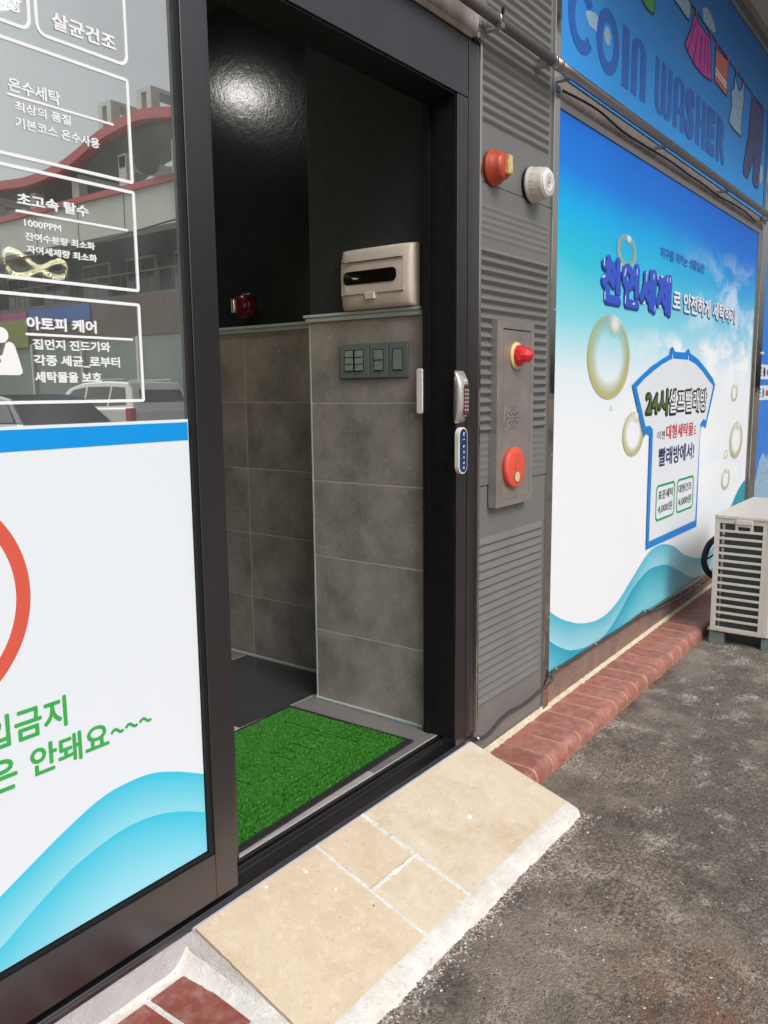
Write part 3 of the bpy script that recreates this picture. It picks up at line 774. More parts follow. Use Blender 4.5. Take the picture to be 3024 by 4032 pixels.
# keypad lock
t = thing('keypad_lock', 'silver keypad lock with maroon number pad on the right door jamb', 'keypad lock', (2.255, 0, 1.18))
m = MB(); rows = 22; vs = []; fs = []; X0, X1 = 2.2245, 2.2855
prof = []
for i in range(rows+1):
    u = i/rows; z = 1.097+u*.166; e = abs(2*u-1)
    d = .026*(1-e**3.2)+.003; hw = (X1-X0)/2*(1-.18*e**6); cx = (X0+X1)/2
    for k in range(9):
        s_ = k/8*2-1; vs.append((cx+hw*s_, -d*(1-.32*abs(s_)**3), z))
    vs += [(cx+hw, -.0002, z), (cx-hw, -.0002, z)]
W = 11
for i in range(rows):
    for k in range(W): fs.append((i*W+k, i*W+(k+1) % W, (i+1)*W+(k+1) % W, (i+1)*W+k))
fs.append(tuple(range(W-1, -1, -1))); fs.append(tuple(rows*W+k for k in range(W)))
m.add(vs, fs, True).build('body', M['silver'], t)
MB().xz(rrect(2.2415, 2.2685, 1.124, 1.221, .0125), -.0302, -.026).build('number_pad', M['maroon'], t, .0006)
for r in range(6):
    for c in range(2):
        MB().lathe([(.0042, 0), (.0042, .001), (.003, .0016)], (2.2485+c*.0135, -.0302, 1.2015-r*.0125), (0, -1, 0), 10).build('key', M['silver'], t)
for c in range(2): MB().lathe([(.003, 0), (.003, .0008)], (2.2500+c*.0105, -.0302, 1.212), (0, -1, 0), 8).build('call_key', M['ink'], t)
MB().xz([(2.245, 1.2325), (2.2545, 1.235), (2.265, 1.2325), (2.265, 1.2305), (2.2545, 1.233), (2.245, 1.2305)], -.0272, -.024).build('red_indicator', M['led_red'], t)
MB().xz([(2.255+.006*math.cos(a*PI/8), 1.1155+.0022*math.sin(a*PI/8)) for a in range(16)], -.0278, -.025).build('badge', M['ink'], t)
# push button
t = thing('push_button_plate', 'white rimmed blue touch plate reading PUSH below the keypad', 'push button', (2.257, 0, 1.01))
MB().xz(rrect(2.2305, 2.2845, .9345, 1.0845, .0265, 10), -.017, -.0003).build('rim', M['whiteplast'], t, .002)
MB().xz(rrect(2.2355, 2.2795, .9395, 1.0795, .0215, 10), -.0182, -.0165).build('face', M['navypad'], t, .0005)
for i, ch in enumerate('PUSH'):
    z = 1.0235-i*.0176
    text('letter', ch, 2.2533, 2.2618, z-.0042, z+.0042, -.0190, M['whiteprint'], t, offset=.03, extrude=.0004)
m = MB(); m.xz([(2.2575+.0042*math.cos(a*PI/7), 1.0625+.0068*math.sin(a*PI/7)) for a in range(14)], -.0196, -.0190); m.build('hand_symbol', M['whiteprint'], t)
m = MB(); m.xz([(2.2578+.0022*math.cos(a*PI/7), 1.0610+.003*math.sin(a*PI/7)) for a in range(14)], -.0204, -.0200); m.build('hand_symbol', M['navypad'], t)
box('small_print', M['whiteprint'], t, 2.2525, 2.2625, -.0194, -.0190, 1.0445, 1.0470)
m = MB(); m.xz([(2.2575+.0055*math.cos(a*PI/8), .9565+.0016*math.sin(a*PI/8)) for a in range(16)], -.0194, -.0190); m.build('emblem', M['whiteprint'], t)
box('small_print', M['whiteprint'], t, 2.2515, 2.2635, -.0194, -.0190, .9515, .9528)

# ------------------------------------------------------------------ shop window left of the door
wn = thing('shop_window', 'large fixed glass panel left of the doorway with white lettering and film', 'shop window', (.6, 0, .02))
box('right_stile', M['frame'], wn, 1.1805, 1.2476, 0, .045, .022, 2.13, .0012)
box('left_stile', M['frame'], wn, -.998, -.92, 0, .045, .022, 2.13, .0012)
box('bottom_rail', M['frame'], wn, -.92, 1.1803, .0003, .045, .022, .136, .0012)
box('top_rail', M['frame'], wn, -.92, 1.1803, .0003, .045, 2.05, 2.128, .0012)
box('gasket', M['black'], wn, 1.1675, 1.1803, .004, .04, .1365, 2.05)
box('gasket', M['black'], wn, -.92, 1.1675, .004, .04, .1365, .1435)
pane = box('glass_pane', M['glass'], wn, -.92, 1.1673, .014, .020, .144, 2.05)
film = box('film', M['white_film'], wn, -.92, 1.1655, .0115, .0139, .146, 1.1455, 0)
box('blue_band', M['blue_vinyl'], film, -.92, 1.1635, .0108, .0114, 1.1010, 1.1395)
def arc(cx, cz, r, a0, a1, n): return [(cx+r*math.cos(math.radians(a0+(a1-a0)*i/n)), cz+r*math.sin(math.radians(a0+(a1-a0)*i/n))) for i in range(n+1)]
m = MB(); m.ring(arc(.5696, .85, .2124, 0, 360, 96)[:-1], arc(.5696, .85, .1854, 0, 360, 96)[:-1], .0106, .0113)
dx, dz = math.cos(math.radians(40)), math.sin(math.radians(40)); h_ = .03
m.xz([(.5696+dx*.19-dz*h_, .85+dz*.19+dx*h_), (.5696-dx*.19-dz*h_, .85-dz*.19+dx*h_), (.5696-dx*.19+dz*h_, .85-dz*.19-dx*h_), (.5696+dx*.19+dz*h_, .85+dz*.19-dx*h_)], .01045, .01125)
m.build('prohibition_ring', M['red_vinyl'], film)
YF = .0113
text('lettering', '입금지', .676, .838, .568, .630, YF, M['green_vinyl'], film, offset=.022)
text('lettering', '은', .672, .731, .486, .548, YF, M['green_vinyl'], film, offset=.022)
text('lettering', '안돼요', .757, .926, .490, .549, YF, M['green_vinyl'], film, offset=.022)
m = MB()
for k in range(3):
    x0 = .932+k*.0345
    p = [(x0+u*.029, .518+.0048*math.sin((u*2*PI)-.4)+0*u) for u in np.linspace(0, 1, 12)]
    stroke(m, p, .006, .0107, .0113, False)
m.build('tilde_marks', M['green_vinyl'], film)
wa = [(-.92, .16), (-.6, .18), (-.3, .16), (0, .1475), (.3, .1475), (.5, .21), (.6, .253), (.681, .292), (.749, .326), (.822, .361), (.9, .391), (.961, .398), (1.025, .394), (1.091, .372), (1.1650, .337)]
wb = [(.55, .1475), (.6, .155), (.673, .193), (.742, .233), (.816, .27), (.873, .288), (.942, .302), (1.019, .298), (1.09, .278), (1.1650, .243)]
def wave(pts, zb, y0, y1, mat, parent, name='wave_band'):
    p = [tuple(q) for q in smooth_path([Vector((a, b, 0)) for a, b in pts], 5)]
    p = [(max(min(q[0], pts[-1][0]), pts[0][0]), max(q[1], zb+.0005)) for q in p]
    vs = []; fs = []
    for x, z in p: vs += [(x, y0, z), (x, y0, zb), (x, y1, z), (x, y1, zb)]
    for i in range(len(p)-1):
        a = i*4; b = a+4
        fs += [(a, a+1, b+1, b), (a+2, b+2, b+3, a+3), (a, b, b+2, a+2)]
    o = MB().add(vs, fs).build(name, mat, parent)
    at = o.data.attributes.new('depth', 'FLOAT', 'POINT')
    for i, (x, z) in enumerate(p):
        for k, v in enumerate((0, z-zb, 0, z-zb)): at.data[i*4+k].value = v
    return o
wave(wa, .1472, .0109, .0114, M['wave_a'], film); wave(wb, .1472, .0103, .0108, M['wave_b'], film)
# white lettering on the clear glass
YG = .0136
def vt(body, x0, x1, z0, z1, off=.022): text('lettering', body, x0, x1, z0, z1, YG, M['white_vinyl'], pane, offset=off, extrude=.0012)
def vline(x0, x1, z, t_=.0042): MB().xz(rrect(x0, x1, z-t_/2, z+t_/2, t_/2, 3), .0124, YG).build('underline', M['white_vinyl'], pane)
def vbox(x0, x1, z0, z1, r): frame_ring(x0, x1, z0, z1, r, .0058, .0124, YG).build('outline_box', M['white_vinyl'], pane)
vt('소방', .786, .846, 1.845, 1.874); vt('살균건조', .901, 1.033, 1.842, 1.871, .03)
vbox(.869, 1.060, 1.822, 2.0, .020); vbox(.66, .861, 1.822, 2.0, .020)
vbox(.50, 1.058, 1.607, 1.801, .006); vbox(.50, 1.059, 1.401, 1.594, .006); vbox(.50, 1.058, 1.184, 1.379, .006)
vt('온수세탁', .81, .908, 1.714, 1.737); vline(.808, 1.019, 1.7085, .004); vt('최상의 품질', .82, .927, 1.684, 1.701); vt('기본코스 온수사용', .819, .985, 1.657, 1.675)
vt('초고속 탈수', .812, .953, 1.528, 1.549, .028); vline(.808, 1.038, 1.5175); vt('1000PPM', .822, .893, 1.494, 1.5055, .02); vt('잔여수분량 최소화', .822, .962, 1.470, 1.484); vt('자여세제량 최소화', .823, .965, 1.448, 1.462)
vt('아토피 케어', .813, .955, 1.315, 1.339, .032); vline(.810, 1.037, 1.3075, .0045); vt('집먼지 진드기와', .823, .983, 1.281, 1.300, .026); vt('각종 세균_로부터', .822, 1.003, 1.251, 1.272, .026); vt('세탁물을 보호', .822, .960, 1.222, 1.242, .026)
m = MB(); m.xz([(.764+.0135*math.cos(a*PI/12), 1.3035+.0135*math.sin(a*PI/12)) for a in range(24)], .0124, YG); m.build('person_symbol', M['white_vinyl'], pane)
m = MB(); m.xz([(.745, 1.235), (.793, 1.235), (.799, 1.239), (.7985, 1.246), (.7885, 1.284), (.785, 1.290), (.779, 1.2925), (.773, 1.2905), (.7655, 1.270), (.759, 1.266), (.762, 1.258), (.757, 1.252), (.745, 1.252)], .0124, YG); m.build('person_symbol', M['white_vinyl'], pane)
# sliding leaf, pushed open behind the window
t = thing('sliding_door', 'open sliding glass door leaf parked behind the left window', 'sliding door', (.6, .075, .03))
box('leading_stile', M['frame'], t, 1.232, 1.307, .058, .098, .032, 2.10, .0012)
box('bottom_rail', M['frame'], t, -.1, 1.2318, .0583, .098, .032, .12, .0012)
box('top_rail', M['frame'], t, -.1, 1.2318, .0583, .098, 2.03, 2.10, .0012)
box('glass_pane', M['glass2'], t, -.1, 1.2318, .075, .081, .1205, 2.0295)
MB().xz(rrect(1.197, 1.229, 1.142, 1.206, .005), .060, .0745).build('handle', M['offwhite'], t, .002)
MB().box(1.2155, 1.2318, .050, .0578, 1.172, 1.20).build('latch', M['black'], t, .001)
MB().box(1.246, 1.262, -.0008, -.0001, .026, .036).build('corner_plug', M['silver'], t) if False else None

# ------------------------------------------------------------------ corrugated cladding
cl = thing('corrugated_cladding', 'grey ribbed metal cladding between the door and the blue sign', 'wall cladding', (2.63, .0, -.1))
def tri(z, z0, per):  # 0..1 triangular, crest in the middle
    u = ((z-z0)/per) % 1.0; return 1-abs(2*u-1)
def zlist(z0, z1):
    zs = []
    def ribs(a, b, per, amp, kind):
        n = max(1, round((b-a)/per)); p = (b-a)/n
        for i in range(n):
            s = a+i*p
            if kind == 't': zs.extend([(s, 0), (s+p*.08, .0), (s+p*.46, amp), (s+p*.54, amp), (s+p*.92, 0)])
            elif kind == 'u': zs.extend([(s, 0), (s+p*.14, amp), (s+p*.26, amp*1.05), (s+p*.88, amp*.18), (s+p*.94, 0)])
            else: zs.extend([(s+p*k/8, amp*(.5-.5*math.cos(2*PI*k/8))) for k in range(8)])
        zs.append((b, 0))
    ribs(.10, .70, .0293, .0085, 'u'); zs.append((.874, .0)); zs.append((.8765, .0))
    lower = zs[:]; zs.clear()
    ribs(.905, 1.045, .022, .0014, 's'); ribs(1.056, 1.665, .0305, .0125, 't'); ribs(1.69, 1.80, .021, .0016, 's'); zs.append((1.8635, 0))
    mid = zs[:]; zs.clear()
    ribs(2.045, 3.45, .0312, .0085, 's')
    up = zs[:]
    return lower, mid, up
LZ, MZ, UZ = zlist(0, 0)
XC = [(2.3695, 1), (2.6, 1), (2.862, 1), (2.868, .92), (2.873, .7), (2.878, .3), (2.882, 0), (2.8995, 0)]
def panel(prof, z0, z1, yb, label):
    prof = [(z0, 0)]+[p for p in prof if z0 < p[0] < z1]+[(z1, 0)]
    vs = []; fs = []; W = len(XC)
    for z, d in prof:
        for x, k in XC: vs.append((x, yb-d*k, z))
    for i in range(len(prof)-1):
        for j in range(W-1): a = i*W+j; fs.append((a, a+1, a+W+1, a+W))
    m = MB().add(vs, fs, False)
    m.box(2.3695, 2.8995, yb+.0005, yb+.02, z0, z1)
    return tag(m.build('ribbed_panel', M['clad'], cl), label)
panel(LZ, -.12, .8765, .0035, 'lowest ribbed panel with a plain skirt')
panel(MZ, .8805, 1.8625, .0, 'middle ribbed panel around the alarm box')
panel(UZ, 1.8665, 3.47, .0035, 'top ribbed panel behind the pipe')
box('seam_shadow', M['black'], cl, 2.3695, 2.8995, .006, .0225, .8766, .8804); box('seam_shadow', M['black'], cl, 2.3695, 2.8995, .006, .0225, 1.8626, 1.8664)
box('side_trim', M['mirror'], cl, 2.3565, 2.3693, -.0145, .03, .02, 2.262, .001)
m = MB(); m.box(2.9005, 2.947, -.008, .03, -.1, 2.28); m.box(2.9005, 2.947, -.0075, .03, 2.2805, 3.47)
m.build('side_trim', M['mirror'], cl, .0015)
for z in (.3, .95, 1.5, 1.99): MB().lathe([(.004, 0), (.004, .001), (.002, .002)], (2.935, -.008, z), (0, -1, 0), 10).build('screw', M['zinc'], cl)

# stained flashing over the door
t = thing('door_flashing', 'stained steel flashing above the door header', 'metal flashing', (1.5, 0, 2.27))
m = MB(); m.yz([(-.004, 2.2665), (-.012, 2.28), (-.012, 2.47), (.028, 2.47), (.028, 2.2665)], -1.0, 2.318); m.build('face_sheet', M['flash'], t)
m = MB(); m.yz([(-.022, 2.2668), (-.03, 2.30), (-.03, 2.48), (.028, 2.48), (.028, 2.2668)], 2.3185, 2.334); m.build('end_cap', M['mirror'], t, .001)
m = MB(); m.yz([(-.022, 2.268), (-.028, 2.30), (-.028, 3.47), (.028, 3.47), (.028, 2.268)], 2.3345, 2.3685); m.build('corner_sheet', M['flash'], t, .001)

# conduit pipe with clamps
t = thing('conduit_pipe', 'grey painted pipe running across the cladding above the door corner', 'pipe', (2.3, -.065, 2.31))
MB().tube([(.2, -.066, 2.317), (2.2, -.066, 2.317), (2.745, -.066, 2.317)], .0175, 18).build('pipe_run', M['pipe'], t)
for x, r in ((2.362, .0195), (2.755, .0205), (2.80, .0205)):
    MB().lathe([(r, -.0085), (r, .0085)], (x, -.066, 2.317), (1, 0, 0), 20).build('clamp', M['steel'], t)
m = MB(); m.box(2.352, 2.372, -.085, -.028, 2.2885, 2.2925); m.box(2.352, 2.372, -.0885, -.0855, 2.2885, 2.304); m.build('bracket', M['steel'], t, .0008)
m = MB(); m.box(2.75, 2.762, -.047, -.008, 2.30, 2.333); m.build('standoff', M['steel'], t, .0008)
for z in (2.335, 2.345): MB().lathe([(.005, 0), (.005, .008)], (2.362, -.083, z-.003), (0, -1, 0), 6, False).build('bolt', M['black'], t)
t = thing('sign_rail', 'round stainless rail along the foot of the upper blue sign', 'rail', (4.4, -.06, 2.32))
MB().tube([(2.746, -.064, 2.318), (2.95, -.064, 2.318), (6.3, -.064, 2.330)], .019, 18).build('tube', M['steel'], t)
for x in (2.93, 4.0, 5.1, 6.15): MB().box(x, x+.025, -.05, .0, 2.313, 2.325).build('stay', M['steel'], t)

# strobe and sounder on the cladding
t = thing('outdoor_alarm_strobe', 'round orange-red alarm strobe with amber lens on the grey cladding', 'alarm strobe', (2.45, 0, 1.915))
MB().lathe([(.056, 0), (.057, .010), (.0545, .014), (.0525, .016), (.052, .022), (.044, .026), (.043, .045), (.038, .052), (.02, .056)], (2.455, .0, 1.915), (0, -1, 0), 40).build('housing', M['orange'], t)
MB().xz(rrect(2.447, 2.477, 1.888, 1.948, .004), -.068, -.052).build('lens', M['lens'], t, .004)
MB().box(2.4575, 2.4665, -.0688, -.0682, 1.898, 1.938).build('flash_tube', M['clearlens'], t)
t = thing('alarm_sounder', 'white round ribbed alarm sounder beside the orange strobe', 'alarm sounder', (2.72, 0, 1.912))
MB().lathe([(.060, 0), (.060, .008)], (2.728, .0, 1.912), (0, -1, 0), 40).build('back_plate', M['black'], t)
MB().lathe([(.061, .0085), (.062, .013), (.0585, .018), (.057, .022), (.052, .062), (.050, .068), (.046, .070)], (2.728, .0, 1.912), (0, -1, 0), 48).build('housing', M['offwhite'], t)
MB().lathe([(.047, .0695), (.044, .0735), (.036, .072), (.035, .0735), (.020, .0735), (.019, .0725), (.006, .0725)], (2.728, .0, 1.912), (0, -1, 0), 48).build('front_disc', M['whiteplast'], t)
for r in (.012, .0165, .0285):
    MB().tube([(2.728+r*math.cos(i*PI/12), -.0738, 1.912+r*math.sin(i*PI/12)) for i in range(24)], .0007, 5, True).build('groove', M['offwhite'], t)
MB().lathe([(.005, .0725), (.005, .0745)], (2.728, .0, 1.912), (0, -1, 0), 12).build('centre_boss', M['switchkey'], t)
for k in range(14):
    a = 2*PI*k/14; x, z = 2.728+.0558*math.cos(a), 1.912+.0558*math.sin(a)
    MB().tube([(x, -.026, z), (2.728+.0530*math.cos(a), -.050, 1.912+.0530*math.sin(a))], .0016, 5).build('rib', M['offwhite'], t)

# fire alarm box
fb = thing('fire_alarm_box', 'narrow stainless fire alarm box with red lamp and round salmon button', 'fire alarm box', (2.58, 0, 1.1))
FY = -.030
m = MB(); m.box(2.449, 2.7175, FY, -.0002, .800, 1.432); m.build('casing', M['boxsteel'], fb, .002)
m = MB(); m.ring([(2.449, .80), (2.7175, .80), (2.7175, 1.432), (2.449, 1.432)], [(2.487, .822), (2.692, .822), (2.692, 1.407), (2.487, 1.407)], FY-.0025, FY-.0001); m.build('frame', M['boxsteel'], fb, .0006)
box('door', M['boxsteel'], fb, 2.4895, 2.6895, FY-.0022, FY-.0002, .8245, 1.4025, .0008)
box('top_gap', M['black'], fb, 2.4895, 2.6895, FY-.0012, FY-.0001, 1.4028, 1.4068)
MB().lathe([(.046, 0), (.046, .007), (.041, .010), (.036, .011)], (2.578, FY-.002, 1.318), (0, -1, 0), 40).build('lamp_ring', M['creamring'], fb)
MB().lathe([(.037, .010), (.0365, .02), (.033, .034), (.026, .048), (.016, .060), (.006, .066), (.001, .067)], (2.578, FY-.002, 1.318), (0, -1, 0), 12, False).build('red_lamp', M['redlamp'], fb)
m = MB(); 
for ray in range(12):
    for k in (1, 2, 3):
        if ray % 2 and k == 1: r = .018
        else: r = (.0, .014, .029, .043)[k]
        a = 2*PI*ray/12; 
        if ray % 2 and k == 3: r = .036
        m.lathe([(.0028, 0), (.0028, .0006)], (2.567+r*math.cos(a)*.95, FY-.0022, 1.105+r*math.sin(a)), (0, -1, 0), 6, False)
m.lathe([(.0028, 0), (.0028, .0006)], (2.567, FY-.0022, 1.105), (0, -1, 0), 6, False)
m.build('speaker_holes', M['black'], fb)
box('latch_plate', M['switchkey'], fb, 2.4935, 2.5165, FY-.0035, FY-.0023, 1.068, 1.147, .0006)
m = MB(); m.xz([(2.498, 1.078), (2.509, 1.078), (2.512, 1.132), (2.506, 1.134)], FY-.0065, FY-.0036); m.build('latch', M['zinc'], fb, .0006)
MB().lathe([(.0695, 0), (.070, .012), (.0685, .0175), (.066, .019), (.03, .0195)], (2.5595, FY-.002, .934), (0, -1, 0), 48).build('button_ring', M['salmon'], fb)
YB = FY-.0215
MB().lathe([(.021, 0), (.021, .001)], (2.5635, YB, .901), (0, -1, 0), 28).build('press_window_rim', M['ink'], fb)
MB().lathe([(.0185, .001), (.0185, .0016)], (2.5635, YB, .901), (0, -1, 0), 28).build('press_window', M['creamring'], fb)
m = MB(); m.box(2.553, 2.563, YB-.0022, YB-.0016, .9075, .9125); m.box(2.553, 2.574, YB-.0022, YB-.0016, .8995, .9025); m.build('window_print', M['offwhite'], fb)
m = MB(); m.tube([(2.5625+.011*math.cos(i*PI/9+.9), YB-.0004, .938+.013*math.sin(i*PI/9+.9)) for i in range(12)], .0008, 5); m.build('embossed_mark', M['orange'], fb)
m = MB(); m.ring([(2.5455, .9665), (2.5775, .9665), (2.5775, .9785), (2.5455, .9785)], [(2.5465, .9675), (2.5765, .9675), (2.5765, .9775), (2.5465, .9775)], YB-.0006, YB+.0004); m.build('embossed_frame', M['orange'], fb)

# ------------------------------------------------------------------ lower blue sign
sg = thing('laundry_sign', 'large blue-to-white printed sign with t-shirt outline and soap bubbles', 'sign', (4.5, 0, .06))
face = box('printed_panel', M['signsky'], sg, 2.9505, 6.084, .0, .028, .062, 2.2255)
Y1 = -.0012
def st(body, x0, x1, z0, z1, mat, off=.0, y=-.0044, e=.0003, name='lettering'): text(name, body, x0, x1, z0, z1, y, M[mat], face, offset=off, extrude=e)
wave([(2.951, .322), (3.075, .259), (3.278, .192), (3.5, .164), (3.689, .192), (3.864, .262), (4.077, .353), (4.222, .381), (4.381, .372), (4.553, .328), (4.742, .252), (5.021, .184), (5.188, .178), (5.356, .213), (5.702, .40), (5.89, .506), (6.0, .545), (6.0835, .565)], .0625, -.0014, -.0010, M['swave_a'], face)
wave([(2.951, .199), (3.062, .141), (3.202, .092), (3.417, .064), (3.577, .076), (3.744, .141), (3.895, .217), (4.086, .27), (4.235, .274), (4.429, .248), (4.644, .178), (4.878, .094), (5.083, .064)], .0625, -.0022, -.0018, M['swave_b'], face)
wave([(5.45, .064), (5.6, .25), (5.702, .385), (5.89, .50), (6.0, .54), (6.0835, .56)], .0625, -.0030, -.0026, M['teal'], face)
def bubble(cx, cz, rx, rz, k=0):
    mb = MB(); vs = [(cx, -.0036-k*.0001, cz)]+[(cx+rx*math.cos(i*PI/24), -.0036-k*.0001, cz+rz*math.sin(i*PI/24)) for i in range(48)]
    me = bpy.data.meshes.new('bubble'); me.from_pydata(vs, [], [(0, 1+i, 1+(i+1) % 48) for i in range(48)]); me.update()
    link('bubble', me, M['bubble'], face)
for q in ((3.51, 1.34, .244, .183), (3.672, 1.806, .115, .073), (3.835, .99, .142, .107), (5.665, 1.172, .078, .056), (5.775, .86, .164, .124), (5.558, .618, .1, .072), (5.527, .781, .043, .031), (3.541, 1.117, .016, .012)): bubble(*q)
st('지구를 지키는 생활실천', 4.126, 4.866, 1.838, 1.889, 'slate_blue', .012)
text('lettering_shadow', '천연세제', 3.388, 4.312, 1.555, 1.760, -.0044, M['navyshadow'], face, offset=.06, extrude=.0003)
st('천연세제', 3.380, 4.300, 1.564, 1.768, 'royal', .05, -.0056)
for (x, z, dx, dz) in ((3.41, 1.742, .0, -.022), (3.40, 1.668, .02, .008), (3.60, 1.745, 0, -.03), (3.425, 1.61, 0, -.03), (3.66, 1.73, -.012, -.03), (3.80, 1.742, 0, -.02), (3.665, 1.612, 0, -.028), (3.93, 1.745, 0, -.04), (4.03, 1.745, 0, -.02), (4.09, 1.748, 0, -.02), (4.14, 1.745, .02, .0), (4.23, 1.75, 0, -.02), (4.275, 1.752, 0, -.02), (3.9, 1.60, .02, .006), (4.12, 1.60, .02, .006), (4.06, 1.60, 0, -.02), (3.76, 1.585, .02, .004)):
    m = MB(); stroke(m, [(x, z), (x+dx, z+dz)], .008, -.0070, -.0067)
    m.build('letter_highlight', M['whiteprint'], face)
text('lettering_shadow', '로 안전하게 세탁하기', 4.345, 5.585, 1.594, 1.697, -.0044, M['slate_blue'], face, offset=.02, extrude=.0003)
st('로 안전하게 세탁하기', 4.337, 5.575, 1.600, 1.703, 'whiteprint', .026, -.0056)
tee_o = [(4.069, .391), (4.060, .975), (4.0, .985), (3.979, .963), (3.793, 1.219), (3.901, 1.26), (4.047, 1.31), (4.202, 1.349), (4.324, 1.376), (4.328, 1.402), (4.342, 1.413), (4.358, 1.415), (4.376, 1.410), (4.399, 1.392), (4.594, 1.393), (4.61, 1.409), (4.626, 1.415), (4.646, 1.410), (4.671, 1.39), (4.82, 1.365), (4.988, 1.312), (5.136, 1.259), (5.195, 1.22), (5.031, .965), (5.005, .985), (4.934, .977), (4.927, .93), (4.938, .392)]
tee_i = [(4.104, .429), (4.103, .974), (4.096, 1.001), (4.049, 1.021), (3.992, 1.018), (3.849, 1.207), (3.958, 1.251), (4.088, 1.291), (4.205, 1.323), (4.36, 1.355), (4.635, 1.355), (4.774, 1.334), (4.91, 1.296), (5.054, 1.243), (5.144, 1.216), (5.029, 1.015), (4.967, 1.022), (4.915, .997), (4.9, .433)]
MB().xz(tee_o, -.0054, -.0050).build('shirt_outline', M['sign_blue'], face)
MB().xz(tee_i, -.0066, -.0062).build('shirt_interior', M['white_film'], face)
m = MB(); m.box(4.352, 4.362, -.0078, -.0074, 1.352, 1.376); m.box(4.625, 4.635, -.0078, -.0074, 1.352, 1.376); m.build('neck_ticks', M['white_film'], face)
YS = -.0076
for body, x0, x1, mat, o_ in (('24시', 3.985, 4.305, 'olive', .02), ('셀프빨래방', 4.33, 5.01, 'whiteprint', .012)):
    text('lettering_outline', body, x0-.018, x1+.016, 1.058, 1.205, YS, M['ink'], face, offset=.075 if mat == 'olive' else .062, extrude=.0003)
    st(body, x0, x1, 1.073, 1.192, mat, o_, YS-.0013)
st('이젠', 4.168, 4.285, .943, .986, 'ink', .0, YS); st('대형세탁물', 4.305, 4.778, .938, 1.014, 'crimson', .018, YS); st('도', 4.79, 4.838, .945, .989, 'ink', 0, YS)
st('빨래방에서!', 4.2, 4.813, .802, .900, 'navyt', .018, YS)
for a, b in ((4.183, 4.491), (4.525, 4.833)): 
    MB().ring(rrect(a, b, .517, .708, .035), rrect(a+.012, b-.012, .529, .696, .026), YS-.0004, YS).build('price_box', M['greenline'], face)
st('표준세탁', 4.218, 4.461, .627, .676, 'ink', .008, YS); st('4,000원', 4.218, 4.451, .553, .603, 'ink', .004, YS)
st('대형건조', 4.554, 4.796, .628, .675, 'ink', .008, YS); st('4,000원', 4.558, 4.794, .552, .603, 'ink', .004, YS)
m = MB(); m.box(2.9485, 6.13, -.006, .028, 2.2265, 2.256); m.build('top_frame', M['steel'], sg, .002)
m = MB(); m.box(6.085, 6.130, -.006, .028, .045, 2.226); m.build('side_frame', M['steel'], sg, .002)
m = MB(); m.yz([(.0, .061), (-.012, .058), (-.012, .045), (.0, .038), (.028, .038), (.028, .061)], 2.9485, 6.13); m.build('bottom_frame', M['steel'], sg, .001)
# recess strip above the lower sign
t = thing('recess_plate', 'shadowed stainless strip with a loose wire between the two blue signs', 'metal strip', (4.5, .01, 2.28))
box('back_sheet', M['kick'], t, 2.9485, 6.13, .006, .028, 2.2565, 2.352)
wp = smooth_path([Vector((2.96+i*.3, -.012-.006*math.sin(i*1.7), 2.285+.009*math.sin(i*2.3)+.004*(i % 3))) for i in range(11)], 6)
MB().tube(wp, .0045, 8).build('loose_wire', M['black'], t)
# kick plate
t = thing('kick_plate', 'stainless kick plate mirroring the bricks under the lower blue sign', 'kick plate', (4.5, 0, 0))
m = MB(); m.yz([(-.004, -.11), (-.002, .0375), (.028, .0375), (.028, -.11)], 2.9485, 6.13); m.build('sheet', M['kick'], t)

# ------------------------------------------------------------------ upper sign
us = thing('coin_washer_sign', 'upper blue sign reading COIN WASHER with drawn laundry on a line', 'sign', (4.5, 0, 2.35))
uf = box('printed_panel', M['upsky'], us, 2.9505, 6.16, .0, .028, 2.3425, 3.342)
YU = -.0010
def glyph(strokes, wdt, name='letter'):
    m = MB()
    for s in strokes: stroke(m, s, wdt, YU-.0003, YU)
    return m
def ell(cx, cz, rx, rz, a0, a1, n=20): return [(cx+rx*math.cos(math.radians(a0+(a1-a0)*i/n)), cz+rz*math.sin(math.radians(a0+(a1-a0)*i/n))) for i in range(n+1)]
def ellring(cx, cz, rx, rz, wx, wz, a0, a1, n=40):
    o = ell(cx, cz, rx, rz, a0, a1, n); i = ell(cx, cz, rx-wx, rz-wz, a0, a1, n); vs = []; fs = []
    for k in range(n+1): vs += [(o[k][0], YU-.0003, o[k][1]), (i[k][0], YU-.0003, i[k][1]), (o[k][0], YU, o[k][1]), (i[k][0], YU, i[k][1])]
    for k in range(n): a = 4*k; b = a+4; fs += [(a, b, b+1, a+1), (a+2, a+3, b+3, b+2), (a, a+2, b+2, b), (a+1, b+1, b+3, a+3)]
    fs += [(0, 1, 3, 2), (4*n, 4*n+2, 4*n+3, 4*n+1)]
    return MB().add(vs, fs)
zb, zt = 2.470, 2.712
lab = lambda o, c: tag(o, 'letter ' + c)
lab(ellring(3.138, 2.591, .125, .123, .06, .05, 38, 322).build('letter', M['coin'], uf), 'C')
lab(ellring(3.398, 2.590, .120, .123, .06, .05, 0, 360).build('letter', M['coin'], uf), 'O')
def slab(pts): return MB().xz(pts, YU-.0003, YU)
lab(slab([(3.556, zb), (3.634, zb), (3.632, zt), (3.554, zt)]).build('letter', M['coin'], uf), 'I')
